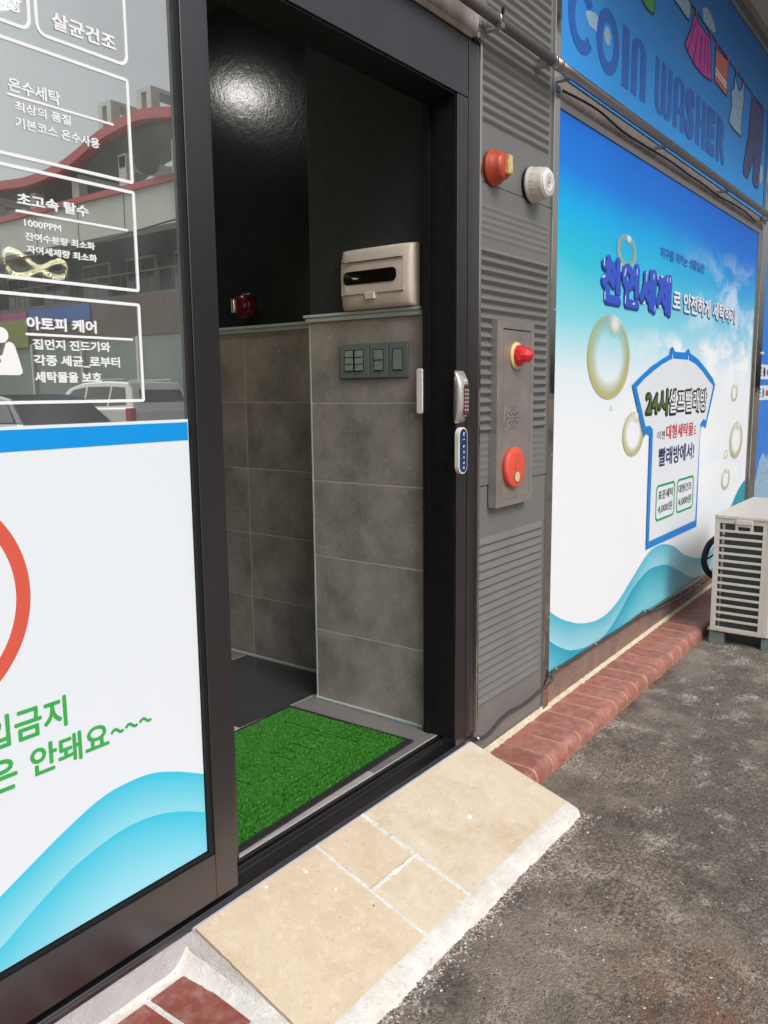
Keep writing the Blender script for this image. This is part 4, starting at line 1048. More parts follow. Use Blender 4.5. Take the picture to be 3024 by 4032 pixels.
def arch(x0, x1, w_, zb_, zt_, inv=False):
    cx = (x0+x1)/2; rx = (x1-x0)/2; rz = .055; s = -1 if inv else 1
    ztt = zt_ if not inv else zb_; zbb = zb_ if not inv else zt_
    o = [(x0, zbb)]+[(cx-rx*math.cos(math.radians(a)), ztt-s*rz+s*rz*math.sin(math.radians(a))) for a in range(0, 181, 15)]+[(x1, zbb)]
    i = [(x1-w_, zbb)]+[(cx+(rx-w_)*math.cos(math.radians(a)), ztt-s*rz+s*(rz-.03)*math.sin(math.radians(a))) for a in range(0, 181, 15)]+[(x0+w_, zbb)]
    return o+i
lab(slab(arch(3.662, 3.842, .07, zb, zt)).build('letter', M['coin'], uf), 'N')
m = slab(arch(3.966, 4.108, .055, zb, zt, True)); m.xz(arch(4.066, 4.206, .055, zb, zt, True), YU-.0008, YU-.0004); lab(m.build('letter', M['coin'], uf), 'W')
m = slab(arch(4.232, 4.408, .066, zb, zt)); m.box(4.27, 4.37, YU-.0008, YU-.0004, 2.545, 2.575); lab(m.build('letter', M['coin'], uf), 'A')
lab(text('letter', 'S', 4.418, 4.58, zb-.006, zt, YU, M['coin'], uf, offset=.06, extrude=.0008), 'S')
m = slab([(4.604, zb), (4.672, zb), (4.668, zt), (4.600, zt)]); m.xz([(4.716, zb), (4.784, zb), (4.776, zt), (4.708, zt)], YU-.0003, YU); m.box(4.66, 4.72, YU-.0008, YU-.0004, 2.575, 2.607); lab(m.build('letter', M['coin'], uf), 'H')
lab(text('letter', 'E', 4.806, 4.965, zb, zt, YU, M['coin'], uf, offset=.06, extrude=.0008), 'E')
lab(text('letter', 'R', 4.995, 5.168, zb, zt, YU, M['coin'], uf, offset=.05, extrude=.0008), 'R')
def art(name, pts, mat, k, outline=True):
    mb = MB().xz(pts, YU-.0011-k*.0006, YU-.0007-k*.0006); o = mb.build(name, M[mat], uf)
    if outline:
        m2 = MB(); stroke(m2, pts+[pts[0]], .010, YU-.0015-k*.0006, YU-.0011-k*.0006, False); m2.build('drawn_outline', M['line'], uf)
    return o
def blob(cx, cz, rx, rz, seed): return [(cx+rx*(1+.22*nz(math.cos(a)*1.7+seed, math.sin(a)*1.7))*math.cos(a), cz+rz*(1+.25*nz(math.cos(a)*1.7+seed, math.sin(a)*1.7, 3))*math.sin(a)) for a in [i*2*PI/26 for i in range(26)]]
art('drawn_cloud', [(4.632, 3.133), (4.69, 3.16), (4.746, 3.166), (4.80, 3.155), (4.845, 3.138), (4.881, 3.102), (4.83, 3.085), (4.76, 3.08), (4.651, 3.085)], 'cloudp', -1, False)
art('drawn_cloud', blob(3.25, 2.62, .075, .032, 2), 'cloudp', -1.6, False); art('drawn_cloud', blob(3.39, 2.61, .032, .034, 5), 'cloudp', -1.6, False)
art('drawn_cloud', blob(6.06, 2.60, .05, .06, 8), 'cloudp', -1, False)
art('drawn_skirt', [(4.498, 3.068), (4.584, 3.046), (4.702, 3.039), (4.793, 3.044), (4.835, 2.84), (4.672, 2.827), (4.56, 2.832), (4.482, 2.846), (4.364, 2.877), (4.444, 2.968)], 'pink', 0)
m = MB()
for a, b in (((4.52, 3.03), (4.42, 2.865)), ((4.58, 3.02), (4.52, 2.85)), ((4.64, 3.015), (4.61, 2.84)), ((4.70, 3.01), (4.70, 2.84)), ((4.75, 3.01), (4.77, 2.845))): stroke(m, [a, b], .008, YU-.0018, YU-.0014, False)
m.build('skirt_pleats', M['line'], uf)
art('drawn_towel', [(4.894, 3.031), (5.154, 3.032), (5.159, 2.847), (5.034, 2.852), (4.901, 2.861)], 'salmonp', 0)
m = MB(); stroke(m, [(4.91, 2.925), (5.14, 2.908)], .010, YU-.0018, YU-.0014, False); stroke(m, [(4.91, 2.905), (5.14, 2.888)], .010, YU-.0018, YU-.0014, False); m.build('towel_stripes', M['whiteprint'], uf)
art('drawn_camisole', [(5.309, 3.016), (5.344, 2.978), (5.412, 2.943), (5.469, 2.976), (5.488, 3.018), (5.517, 3.019), (5.528, 2.901), (5.508, 2.862), (5.498, 2.707), (5.358, 2.711), (5.236, 2.722), (5.23, 2.753), (5.269, 2.821), (5.24, 2.901), (5.3, 2.93)], 'paleblue', 0)
art('drawn_trousers', [(5.717, 2.984), (6.036, 2.995), (6.05, 2.873), (6.037, 2.723), (5.992, 2.498), (5.90, 2.494), (5.847, 2.52), (5.852, 2.676), (5.79, 2.60), (5.719, 2.506), (5.613, 2.514), (5.60, 2.56), (5.679, 2.752)], 'denim', 0)
art('drawn_leaf_cloth', [(3.72, 2.95), (3.756, 2.872), (3.833, 2.86), (3.907, 2.863), (3.93, 2.95)], 'greenp', 0)
art('drawn_shirt', [(4.15, 3.08), (4.184, 3.02), (4.248, 3.016), (4.41, 3.003), (4.44, 3.05), (4.43, 3.094), (4.3, 3.12)], 'paleblue', 0)
m = MB(); stroke(m, [(3.6, 3.14), (4.0, 3.12), (4.406, 3.094), (4.547, 3.084), (4.854, 3.060), (5.307, 3.03), (5.502, 3.024), (5.776, 3.008), (6.119, 3.004)], .009, YU-.0026, YU-.0022, False); m.build('drawn_rope', M['line'], uf)
for x, z in ((4.52, 3.09), (4.79, 3.065), (4.91, 3.056), (5.14, 3.042), (5.32, 3.03), (5.50, 3.024), (5.74, 3.012), (6.03, 3.006)):
    m = MB(); stroke(m, [(x, z-.02), (x+.012, z+.022)], .014, YU-.0032, YU-.0028, False); m.build('drawn_peg', M['salmonp'], uf)
m = MB(); m.box(2.9485, 6.13, -.010, .028, 3.3425, 3.366); m.build('top_frame', M['steel'], us, .002)
m = MB(); m.box(2.9485, 9.5, -.004, .028, 3.3665, 3.425); m.build('blue_bar', M['navybar'], us)
m = MB(); m.box(2.9485, 9.5, -.014, .028, 3.4255, 3.474); m.build('eaves_bar', M['steel'], us, .002)
t = thing('canopy', 'pale flat canopy soffit above the signs', 'canopy', (6, -.5, 3.48))
m = MB(); m.box(2.949, 12, -1.0, .0, 3.4745, 3.56); m.build('soffit', M['soffit'], t, .004)
m = MB(); m.box(2.949, 12, -1.03, -1.001, 3.44, 3.60); m.build('fascia', M['steel'], t, .004)

# post and far sign
t = thing('sign_post', 'stainless post between the two laundry signs at the right', 'post', (6.2, 0, -.1))
m = MB(); m.box(6.1305, 6.285, -.022, .028, -.1, 2.31); m.build('lower_face', M['mirror'], t, .003)
m = MB(); m.box(6.165, 6.32, -.022, .028, 2.3505, 3.34); m.build('upper_face', M['mirror'], t, .003)
MB().lathe([(.012, 0), (.012, .008), (.006, .012)], (6.292, -.02, 1.44), (0, -1, 0), 14).build('bolt_cap', M['whiteplast'], t)
fs_ = thing('far_blue_sign', 'blue sign with white price cards beyond the stainless post', 'sign', (7.8, 0, .1))
ff = box('printed_panel', M['farblue'], fs_, 6.288, 9.5, .004, .028, .03, 2.30)
MB().xz([(6.289, .56), (6.36, .60), (6.42, .52), (6.5, .66), (6.62, .72), (6.75, .66), (6.9, .78), (7.2, .8), (7.6, .66), (8.2, .74), (8.8, .6), (9.49, .68), (9.49, .05), (6.289, .05)], .0028, .0039).build('printed_cloud', M['paleblue'], ff)
for z0 in (1.262, 1.112):
    for k in range(5):
        x0 = 6.335+k*.6; card = MB().xz(rrect(x0, x0+.55, z0, z0+.105, .008), .0030, .0039).build('price_card', M['white_film'], ff)
        m = MB(); 
        for q in range(3): m.box(x0+.02, x0+.09, .0022, .0029, z0+.02+q*.026, z0+.032+q*.026)
        m.build('card_print', M['slate_blue'], ff)
        m = MB(); m.xz([(x0+.17+.035*math.cos(a*PI/8), z0+.052+.035*math.sin(a*PI/8)) for a in range(16)], .0022, .0029); m.build('card_emblem', M['navyt'] if z0 > 1.2 else M['teal'], ff)
        box('card_bar', M['greenline'] if z0 > 1.2 else M['crimson'], ff, x0+.25, x0+.5, .0022, .0029, z0+.03, z0+.07)

# low cable
t = thing('low_cable', 'dark cable clipped along the foot of the cladding and lower sign', 'cable', (3, -.02, .05))
cp = [(2.352, -.014, -.002), (2.375, -.02, -.006), (2.43, -.016, -.016), (2.482, -.014, -.010), (2.55, -.014, .008), (2.622, -.014, .013), (2.70, -.013, .006), (2.773, -.013, .008), (2.85, -.013, .016), (2.902, -.016, .022), (2.944, -.02, .035), (2.956, -.021, .058), (2.985, -.020, .072), (3.15, -.018, .063), (3.391, -.02, .070), (3.7, -.019, .063), (4.034, -.02, .078), (4.12, -.02, .06), (4.279, -.022, .045), (4.6, -.02, .022), (5, -.02, .02), (5.6, -.02, .03)]
MB().tube(smooth_path([Vector(p) for p in cp], 6), .0062, 10).build('sheath', M['cable'], t)
for x, z in ((2.985, .071), (3.391, .070), (4.034, .078), (5.0, .02)):
    m = MB(); m.lathe([(.0085, -.006), (.0085, .006)], (x, -.0195, z), (1, 0, 0), 14); m.box(x-.006, x+.006, -.0135, -.012, z-.024, z-.006); m.build('clip', M['zinc'], t)
m = MB(); m.lathe([(.010, -.008), (.010, .008)], (2.362, -.016, -.003), (1, .1, 0), 14); m.build('clip', M['zinc'], t)
MB().lathe([(.0075, -.012), (.0075, .012)], (2.622, -.014, .013), (1, 0, -.05), 12).build('splice_sleeve', M['cable'], t)

# ------------------------------------------------------------------ brick ledge on the right
lg = thing('brick_ledge', 'row of glazed red bull-nosed bricks along the foot of the wall, right of the ramp', 'brick ledge', (2.4, -.1, -.15))
def nose(inset=0.0):
    r = .034-inset*.5; yf = -.217+inset; zt_ = -.0 - inset
    pts = [(.0, -.075), (.0, zt_)]
    for i in range(8):
        a = math.radians(90+90*i/7); pts.append((yf+r+r*math.cos(a), zt_-r+r*math.sin(a)))
    pts.append((yf, -.075)); return pts
SL = .0145
bm_ = []
for k in range(3):
    mb = MB(); P = nose(); mb.prism(P, lambda p, q, tt: (tt, p, q), -.0560, .0560)
    me = mb.mesh('brick'); 
    for v in me.vertices:
        v.co.x += .0012*nz(v.co.y*9, v.co.z*9, k*5.0+ (1 if v.co.x > 0 else 7)); v.co.z += .0008*nz(v.co.y*11, k*3.3)
    me.materials.append(M['brick']); bm_.append(me)
x = 2.489-.122; k = 0
while x < 8.6:
    o = link('brick', bm_[k % 3], None, lg, (x, random.uniform(-.0006, .0006), -.0885+SL*(x-2.45)+random.uniform(-.0004, .0004)))
    o.rotation_euler = (random.uniform(-.002, .002), -SL+random.uniform(-.002, .002), random.uniform(-.004, .004))
    b = o.modifiers.new('bevel', 'BEVEL'); b.width = .0028; b.segments = 2; b.limit_method = 'ANGLE'
    x += .122; k += 1
mb = MB(); mb.prism(nose(.0012), lambda p, q, tt: (tt, p, q-.0885+SL*(tt-2.45)), 2.345, 8.6); mb.build('joint_mortar', M['joint'], lg)
# cream caulk bead against the wall
vs = []; fs = []; xs = np.arange(2.352, 6.4, .009)
for x in xs:
    zc = -.0885+SL*(x-2.45); a = .012+.006*nz(x, 0, 1, 30)+.004*nz(x, 0, 2, 110); h_ = .006+.003*nz(x, 0, 5, 60)
    vs += [(x, -.001, zc+.012+h_), (x, -a*.5, zc+h_+.004), (x, -a, zc+.0022), (x, -a-.004-.003*nz(x, 3, 0, 50), zc-.001)]
for i in range(len(xs)-1):
    for j in range(3): a = i*4+j; fs.append((a, a+4, a+5, a+1))
MB().add(vs, fs, True).build('caulk_bead', M['cream'], lg)

# left ledge with quarry tiles
ll = thing('quarry_tile_ledge', 'red quarry tile ledge in white cement at the lower left, beside the ramp', 'tiled ledge', (.5, -.1, -.15))
LZT = -.085
mb = MB(); vs = []; fs = []
gx = np.arange(-.5, 1.092, .012); gy_ = np.arange(-.36, .021, .012)
for y in gy_:
    for x in gx:
        z = LZT-.003+.0018*nz(x, y, 0, 30)+.001*nz(x, y, 4, 90)
        e = max(0, (x-1.035)/.055); z += .050*e*e*max(0.0, (1-abs(y)/.33)) if y > -.30 else 0
        e2 = max(0, (y+.018)/.02); z += .010*min(e2, 1.5)**2
        if y < -.33: z -= (-.33-y)*1.6
        vs.append((x, y, z))
W = len(gx)
for j in range(len(gy_)-1):
    for i in range(W-1): a = j*W+i; fs.append((a, a+1, a+W+1, a+W))
mb.add(vs, fs, True); mb.box(-.5, 1.08, -.34, .02, -.2, LZT-.012); mb.build('cement_bed', M['mortar'], ll)
edge = lambda y: 1.064-.075*(-.029-y)
xt = .9625
first = True
for x0, x1 in ((.9625, 1.066), (.841, .9475), (.72, .826), (.6, .705), (.48, .585), (.36, .465), (.24, .345), (.12, .225), (0, .105)):
    pts = [(x0, -.027), (x1 if x1 < 1 else 1.058, -.027 if x1 < 1 else -.026), (x1 if x1 < 1 else 1.064, -.034), (x1 if x1 < 1 else 1.047, -.245), (x0, -.245)]
    MB().xy(pts, LZT-.01, LZT+.0015).build('quarry_tile', M['quarry'], ll, .0025, 3)
tag(MB().box(-1.0, 1.098, -.001, .018, -.15, -.0135).build('render_strip', M['render'], ll), 'pale rendered strip under the window sill')

# ------------------------------------------------------------------ stone ramp
rp = thing('stone_ramp', 'sloping cream travertine ramp edged in white cement before the doorway', 'ramp', (1.7, -.2, -.15))
S = .31
def rz(y): return S*y
def ramp_tile(x0, x1, y0, y1, seed):
    pts = []; st_ = .012
    def wob(x, y): return Vector((x+.0016*nz(x+seed, y, 0, 40)+.0008*nz(x+seed, y, 5, 150), y+.0016*nz(x+seed, y, 9, 40)+.0008*nz(x, y+seed, 2, 150)))
    for a, b in (((x0, y0), (x1, y0)), ((x1, y0), (x1, y1)), ((x1, y1), (x0, y1)), ((x0, y1), (x0, y0))):
        L_ = math.hypot(b[0]-a[0], b[1]-a[1]); n = max(2, int(L_/st_))
        for i in range(n): pts.append(tuple(wob(a[0]+(b[0]-a[0])*i/n, a[1]+(b[1]-a[1])*i/n)))
    mb = MB(); mb.prism(pts, lambda p, q, tt: (p, q, rz(q)+tt), -.012, .0)
    return mb.build('travertine_slab', M['trav'], rp, .0018, 2)
ramp_tile(1.104, 1.5145, -.3675, -.010, 1); ramp_tile(1.5235, 1.7145, -.190, -.010, 2); ramp_tile(1.5225, 1.7145, -.3675, -.2015, 3); ramp_tile(1.7265, 2.331, -.3675, -.010, 4)
m = MB(); m.yz([(-.003, -.012), (-.366, rz(-.366)-.006), (-.366, -.2), (-.003, -.2)], 1.1035, 2.3305); m.build('bed', M['mortar'], rp)
# lumpy white joints
def lumpy(p0, p1, wdt, seed, hh=.0035):
    a = Vector(p0); b = Vector(p1); d = b-a; L_ = d.length; d.normalize(); n_ = Vector((-d.y, d.x)); N_ = int(L_/.004); vs = []; fs = []
    for i in range(N_+1):
        c = a+d*(L_*i/N_); c += n_*.0015*nz(i*.05+seed, seed, 0, 3)
        for k in range(7):
            u = k/6*2-1; w_ = wdt*(.75+.6*nz(i*.07+seed, u*.3, 0, 3)+.35*nz(i*.3, u+seed, 2, 3))
            q = c+n_*(u*w_/2); h_ = (1-u*u)*hh*(1+.8*nz(i*.16, u, seed, 3)+.5*nz(i*.5, u*2, seed+3, 3))
            vs.append((q.x, q.y, rz(q.y)+h_-.0012))
    for i in range(N_):
        for k in range(6): e = i*7+k; fs.append((e, e+7, e+8, e+1))
    return MB().add(vs, fs, True)
m = lumpy((1.7205, -.010), (1.7205, -.372), .026, 1.0, .0052); m2 = lumpy((1.519, -.012), (1.518, -.372), .019, 4.0, .0036); m3 = lumpy((1.519, -.196), (1.7205, -.195), .021, 7.0, .0042)
for q in (m2, m3): m.add(q.v, q.f, True)
m.build('joint_mortar', M['mortar'], rp)
# front bevel of white cement with ragged foot
vs = []; fs = []; xs = np.arange(1.104, 2.334, .005)
for x in xs:
    e = .5*nz(x, 0, 0, 26); e2 = nz(x, 2, 0, 140); zr = gz(x)
    vs += [(x, -.364, rz(-.364)-.001), (x, -.370-.0012*e2, rz(-.370)+.0008), (x, -.404-.003*e-.002*e2, -.1275+.001*e2), (x, -.412-.004*e-.003*e2, -.134), (x, -.414-.006*e-.004*e2, -.146), (x, -.422-.009*e-.006*e2, zr-.004)]
for i in range(len(xs)-1):
    for j in range(5): a = i*6+j; fs.append((a, a+1, a+7, a+6))
m = MB().add(vs, fs, True); m.box(1.104, 2.332, -.40, -.362, -.2, -.135)
# right end closed with cement too
m.add([(2.333, -.368, rz(-.368)), (2.333, -.404, -.1275), (2.333, -.42, -.16), (2.333, -.36, -.16)], [(0, 1, 2, 3)])
m.build('front_cement_edge', M['mortar'], rp)
# side fillet on the left
vs = []; fs = []; ysx = np.arange(-.40, .001, .008)
for y in ysx:
    zt_ = rz(y)-.003 if y > -.366 else rz(-.366)-.003; e = .004*nz(y, 0, 0, 20)+.0015*nz(y, 4, 0, 90)
    zb_ = LZT-.002
    for k in range(6):
        u = k/5; vs.append((1.1036-.0045-.034*u*u*(1+e*20)+e*.4, y, min(zt_, zt_+(zb_-zt_)*(1-(1-u)**1.8))))
for i in range(len(ysx)-1):
    for k in range(5): a = i*6+k; fs.append((a, a+1, a+7, a+6))
MB().add(vs, fs, True).build('side_fillet', M['mortar'], rp)
# paint flecks and pits on the slabs
vs = []; fs = []
for x, y, s in ((1.985, -.21, .009), (1.43, -.054, .0055), (1.314, -.027, .005), (1.447, -.138, .0042), (1.43, -.046, .003), (1.40, -.25, .003)):
    o0 = len(vs); n = 9
    for i in range(n):
        a = 2*PI*i/n; r = s*(1+.35*nz(i*1.3, x, y, 2)); vs.append((x+r*math.cos(a), y+r*.8*math.sin(a), rz(y+r*.8*math.sin(a))+.0008))
    vs += [(v[0], v[1], v[2]-.002) for v in vs[o0:o0+n]]
    fs.append(tuple(range(o0, o0+n))); fs += [(o0+i, o0+(i+1) % n, o0+n+(i+1) % n, o0+n+i) for i in range(n)]
MB().add(vs, fs).build('cement_fleck', M['whiteprint'], rp)
vs = []; fs = []
for x, y, s in ((1.484, -.23, .0035), (1.525, -.11, .003), (1.39, -.2, .002), (1.9, -.11, .002), (1.60, -.05, .002)):
    o0 = len(vs); n = 8
    for i in range(n): a = 2*PI*i/n; vs.append((x+s*math.cos(a), y+s*.6*math.sin(a), rz(y+s*.6*math.sin(a))+.0006))
    fs.append(tuple(range(o0, o0+n)))
MB().add(vs, fs).build('dark_fleck', M['brown'], rp)

# ------------------------------------------------------------------ air conditioner
ac = thing('air_conditioner_unit', 'beige outdoor air conditioner unit with louvred side on the asphalt by the sign', 'air conditioner', (4.75, -.4, -.12))
AX = 4.345
m = MB(); body = rrect(-.565, -.262, .0, 1, .022)
m.prism([(p, q) for p, q in [(-.562, 4.38), (-.562, 5.15), (-.262, 5.15), (-.262, 4.3655), (-.2655, 4.3655)]][:0] or [(4.3655, -.265), (4.3655, -.54), (4.372, -.555), (4.388, -.562), (5.14, -.562), (5.15, -.55), (5.15, -.265)], lambda p, q, tt: (p, q, tt), -.052, .545)
m.build('casing', M['acbody'], ac, .002)
# lid
m = MB(); m.xy(rrect(AX-.006, 5.156, -.567, -.258, .02), .541, .562); m.build('lid', M['acbody'], ac, .006, 3)
# dark coil behind the side grille
box('coil', M['accoil'], ac, AX+.0170, AX+.0204, -.500, -.280, -.045, .53)
for k in range(9): box('coil_rail', M['steel'], ac, AX+.0146, AX+.0166, -.305-.0007*k, -.297, -.04+k*.062, .015+k*.062)
sf = MB(); y0, y1, z0, z1 = -.4935, -.2865, -.030, .5175
sf.box(AX, AX+.016, y1, -.262, -.052, .541); sf.box(AX, AX+.016, -.512, y0, -.052, .541); sf.box(AX, AX+.016, y0, y1, -.052, z0); sf.box(AX, AX+.016, y0, y1, z1, .541)
sf.build('side_frame', M['acbody'], ac, .0015)
cr_ = MB(); cr_.prism([(4.361, -.5125), (AX+.0005, -.5125), (AX+.0005, -.537), (4.352, -.553), (4.3650, -.561), (4.378, -.5615), (4.378, -.5125)], lambda p, q, tt: (p, q, tt), -.052, .541); cr_.build('front_corner', M['acbody'], ac, .002)
pitch = (z1-z0)/14
for k in range(1, 14):
    zc = z0+k*pitch; MB().yz(rrect(y0+.0003, y1-.0003, zc-.0066, zc+.0066, .003, 3), AX+.001, AX+.0055).build('slat', M['acbody'], ac, .001)
for yy in (-.3685, -.4405): box('divider', M['acbody'], ac, AX+.001, AX+.012, yy-.007, yy+.007, z1-pitch+.0065, z1-.0002, .001)
box('divider', M['acbody'], ac, AX+.0012, AX+.0118, -.4335, -.3755, z1-.014, z1-.0003, .001)
m = MB(); m.yz(rrect(-.447, -.366, .5165, .542, .008), AX-.012, AX-.0005); m.build('handle', M['acbody'], ac, .004, 3)
for y, z in ((-.322, .545), (-.485, .545), (-.305, -.042)): MB().lathe([(.0045, 0), (.0045, .003), (.002, .004)], (AX-.006 if z > 0 else AX, y, z), (-1, 0, 0), 10).build('screw', M['zinc'], ac)
for x in (4.37, 5.03):
    m = MB(); m.box(x, x+.09, -.575, -.243, -.0625, -.0525); m.build('base_rail', M['steel'], ac)
    for y in (-.29, -.545): MB().box(x-.012, x+.10, y-.04, y+.035, -.126, -.0630).build('foot', M['switchkey'], ac, .004)
m = MB(); m.box(4.41, 5.12, -.53, -.29, -.115, -.0535); m.build('base_tray', M['accoil'], ac)
t = thing('insulated_hose', 'black insulated hose looping behind the air conditioner to the wall', 'hose', (4.55, -.16, .25))
hp = [(4.75, -.262, .40), (4.66, -.20, .385), (4.545, -.185, .36), (4.485, -.18, .30), (4.485, -.185, .255), (4.54, -.19, .21), (4.64, -.20, .17), (4.75, -.255, .15)]
MB().tube(smooth_path([Vector(p) for p in hp], 6), .0165, 12).build('hose', M['hose'], t)
MB().tube(smooth_path([Vector((4.50, -.18, .285)), Vector((4.56, -.19, .29)), Vector((4.7, -.2, .30)), Vector((4.8, -.26, .30))], 5), .005, 8).build('thin_line', M['black'], t)

# ------------------------------------------------------------------ across the road (seen mirrored in the window)
bd = thing('building_opposite', 'pale building across the road with red curved roof beam, mirrored in the glass', 'building', (15, -24, -.15))
BX = 14.0
box('fascia', M['facade'], bd, BX, BX+.5, -60, -13.5, 5.45, 6.44)
box('red_coping', M['redtrim'], bd, BX-.08, BX+.3, -60, -13.5, 6.4405, 6.60)
box('deck', M['facade'], bd, BX+.5, 24, -60, -13.5, 6.2, 6.4)
box('recess_wall', M['shade'], bd, 17, 17.3, -60, -13.5, -.15, 6.2)
box('ledge_slab', M['shade'], bd, BX+.3, 17, -60, -13.5, 3.80, 3.9)
box('brown_band', M['brown'], bd, BX+.1, BX+.4, -60, -13.5, 2.75, 3.8)
for k in range(12):
    y = -14.8-k*2.6; box('shutter', M['shutter'], bd, BX+.12, BX+.25, y-2.5, y, -.15, 2.745, .01); box('shutter_post', M['facade'], bd, BX+.05, BX+.3, y-2.598, y-2.502, -.15, 2.745)
for k in range(26): box('railing_bar', M['brown'], bd, BX+.35, BX+.37, -15-k*.55-.02, -15-k*.55, 3.9, 4.45)
box('railing_rail', M['brown'], bd, BX+.33, BX+.40, -30, -14, 4.4505, 4.49)
for k in range(7):
    y = -15.2-k*2.4
    f_ = box('upper_window', M['cols'], bd, 16.9, 16.995, y-1.5, y, 4.1, 5.5)
    box('window_pane', M['carglass'], f_, 16.88, 16.895, y-1.42, y-.78, 4.18, 5.42); box('window_pane', M['carglass'], f_, 16.88, 16.895, y-.72, y-.08, 4.18, 5.42)
for k in range(8): box('panel_joint', M['shade'], bd, BX-.006, BX-.001, -15.4-k*2.1-.03, -15.4-k*2.1, 5.46, 6.43)
m = MB(); m.lathe([(.34, 0), (.12, .28), (.06, .5)], (13.7, -16.1, 6.95), (.3, -1, .1), 18); m.build('loudspeaker_horn', M['shade'], bd)
MB().tube([(13.2, -14, 5.3), (13.3, -19, 5.05), (13.4, -26, 5.3)], .02, 6).build('overhead_wire', M['brown'], bd)
up_ = [(-13.5, 7.95), (-14.6, 8.06), (-15.46, 8.17), (-16.02, 8.26), (-16.74, 8.337), (-17.41, 8.29), (-18.49, 8.13), (-19.42, 7.86), (-20.27, 7.66), (-21.22, 7.567), (-22.2, 7.551), (-23.56, 7.656), (-26, 7.9), (-30, 8.2)]
up_ = [(p.x, p.y) for p in smooth_path([Vector((a, b, 0)) for a, b in up_], 4)]
def band(name, x0, x1, top, thick, mat):
    vs = []; fs = []
    for y, z in top: vs += [(x0, y, z), (x1, y, z), (x0, y, z-thick), (x1, y, z-thick)]
    for i in range(len(top)-1):
        a = i*4; b = a+4; fs += [(a, b, b+1, a+1), (a+2, a+3, b+3, b+2), (a, a+2, b+2, b), (a+1, b+1, b+3, a+3)]
    return MB().add(vs, fs).build(name, mat, bd)
band('curved_beam', BX-.05, BX+.25, up_, .25, M['redtrim'])
band('roof_underside', BX+.25, BX+2.2, [(y, z-.12) for y, z in up_], .25, M['shade'])
for y in (-13.9, -15.7, -17.9, -20.1, -22.3, -24.5, -26.7):
    for xx in (BX+.3, BX+1.9): box('roof_post', M['cols'], bd, xx, xx+.28, y-.17, y+.17, 6.45, 7.55, .01)
    box('cross_beam', M['cols'], bd, BX+.3, BX+2.2, y-.13, y+.13, 7.20, 7.50)
for y in (-16.45, -18.1, -14.8):
    zz = 8.1; m = MB(); m.box(BX-.02, BX+.25, y-.28, y-.10, zz, zz+.62); m.box(BX-.02, BX+.25, y+.10, y+.28, zz, zz+.62); m.box(BX-.02, BX+1.4, y-.28, y+.28, zz+.6205, zz+.72); m.build('roof_portal', M['cols'], bd)
t = thing('blue_banner', 'long blue banner on the brown band of the building opposite', 'banner', (13.9, -21, 3.5)); box('cloth', M['banner'], t, 14.06, 14.09, -22.62, -19.43, 3.29, 3.75)
t = thing('pink_banner', 'pink and yellow-green banner beside the blue one opposite', 'banner', (13.9, -23.5, 3.2)); box('pink_cloth', M['bannerp'], t, 14.06, 14.09, -24.2, -22.7, 3.52, 3.73); box('yellow_cloth', M['bannery'], t, 14.06, 14.09, -24.3, -22.7, 2.66, 3.515)

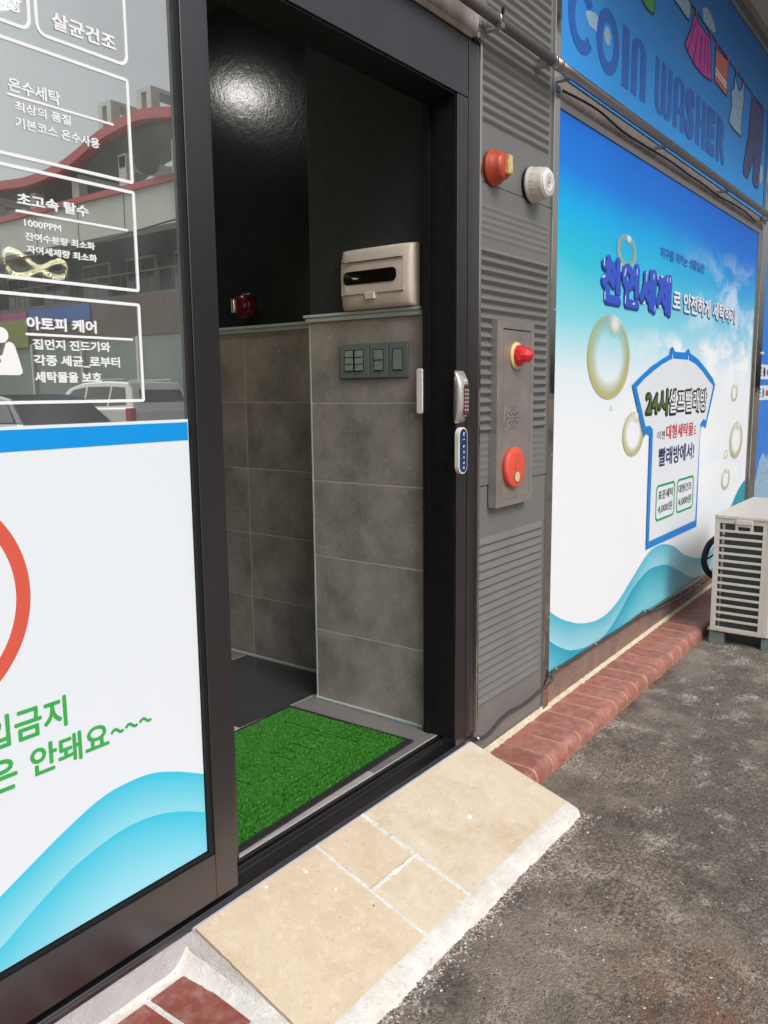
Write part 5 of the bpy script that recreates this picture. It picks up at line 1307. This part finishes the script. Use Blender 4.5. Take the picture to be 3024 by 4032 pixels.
def car(name, label, cat, x, y, zg, length, width, height, paint, suv):
    t = thing(name, label, cat, (x, y, zg)); L_, W_, H = length, width, height
    # rear of the car faces +Y (towards the shop); profile in (y, z)
    if suv:
        low = [(0, .35), (.03, .62), (.02, .95), (-.05, 1.05), (-2.9, 1.02), (-3.3, .98), (-4.35, .88), (-4.58, .72), (-4.62, .40), (-4.3, .30), (-.2, .30)]
        gr = [(-.07, 1.0), (-.22, 1.42), (-.42, H-.04), (-1.2, H), (-2.2, H-.03), (-2.75, H-.16), (-3.45, 1.0)]
        wins = [[(-.38, 1.10), (-.50, 1.50), (-.98, 1.53), (-1.05, 1.08)], [(-1.13, 1.08), (-1.06, 1.53), (-1.95, 1.53), (-2.0, 1.06)], [(-2.08, 1.06), (-2.04, 1.52), (-2.55, 1.46), (-3.12, 1.05)]]
    else:
        low = [(0, .30), (.02, .55), (-.02, .82), (-.9, .88), (-3.3, .84), (-4.2, .74), (-4.5, .62), (-4.52, .32), (-4.2, .25), (-.2, .25)]
        gr = [(-.75, .85), (-1.35, H-.08), (-1.9, H), (-2.5, H-.03), (-3.3, .84)]
        wins = [[(-1.02, .90), (-1.42, H-.14), (-2.05, H-.07), (-2.1, .88)], [(-2.18, .88), (-2.14, H-.07), (-2.5, H-.09), (-3.1, .87)]]
    k = L_/4.6
    def P(pt): return (y+pt[0]*k, zg+pt[1])
    MB().yz([P(p) for p in low], x-W_/2, x+W_/2).build('body', paint, t, .06, 3)
    m = MB(); n = len(gr); vs = []
    for s in (-1, 1):
        for p in gr:
            u = max(0, (p[1]-.9)/(H-.9)); vs.append((x+s*(W_/2-.04-.16*u), y+p[0]*k, zg+p[1]))
    m.add(vs, [tuple(range(n)), tuple(range(2*n-1, n-1, -1))]+[(i, i+n, (i+1) % n+n, (i+1) % n) for i in range(n)]); m.build('cabin', paint, t, .04, 3)
    for s in (-1, 1):
        for wv in wins:
            vs = []; 
            for off in (.006, -.02):
                for p in wv:
                    u = max(0, (p[1]-.9)/(H-.9)); vs.append((x+s*(W_/2-.04-.16*u+off), y+p[0]*k, zg+p[1]))
            n4 = len(wv); MB().add(vs, [tuple(range(n4)), tuple(range(2*n4-1, n4-1, -1))]+[(i, i+n4, (i+1) % n4+n4, (i+1) % n4) for i in range(n4)]).build('side_window', M['carglass'], t)
        MB().box(x+s*(W_/2-.02)-.14, x+s*(W_/2-.02)+.02*1, y-.16*k, y+.035, zg+(.72 if suv else .58), zg+(1.04 if suv else .76)).build('tail_light', M['taillight'], t, .02)
        for yy in (-.85, -3.65):
            wh = MB().lathe([(.33, -.11), (.345, -.09), (.345, .09), (.33, .11)], (x+s*(W_/2-.10), y+yy*k, zg+.345), (1, 0, 0), 28).build('wheel', M['tyre'], t)
            MB().lathe([(.22, .0), (.21, .02), (.06, .012)], (x+s*(W_/2+.012), y+yy*k, zg+.345), (s, 0, 0), 20).build('rim', M['rim'], wh)
    if suv:
        MB().add([(x-.66, y-.10, zg+1.08), (x+.66, y-.10, zg+1.08), (x+.60, y-.225, zg+1.45), (x-.60, y-.225, zg+1.45), (x-.66, y-.13, zg+1.08), (x+.66, y-.13, zg+1.08), (x+.60, y-.255, zg+1.45), (x-.60, y-.255, zg+1.45)], [(0, 1, 2, 3), (7, 6, 5, 4), (0, 4, 5, 1), (1, 5, 6, 2), (2, 6, 7, 3), (3, 7, 4, 0)]).build('rear_window', M['carglass'], t)
        box('bumper', paint, t, x-.86, x+.86, y-.05, y+.09, zg+.36, zg+.56, .03)
        for s in (-1, 1): box('roof_rail', M['rim'], t, x+s*.66-.02, x+s*.66+.02, y-2.3*k, y-.6*k, zg+H+.01, zg+H+.045, .01)
    return t
car('parked_suv', 'white SUV with red tail lamps parked across the road, mirrored in the glass', 'car', 12.45, -14.2, -.15, 4.6, 1.86, 1.66, M['carwhite'], True)
car('parked_sedan', 'dark grey sedan parked across the road, mirrored low in the glass', 'car', 8.1, -10.6, -.15, 4.5, 1.8, 1.36, M['cardark'], False)
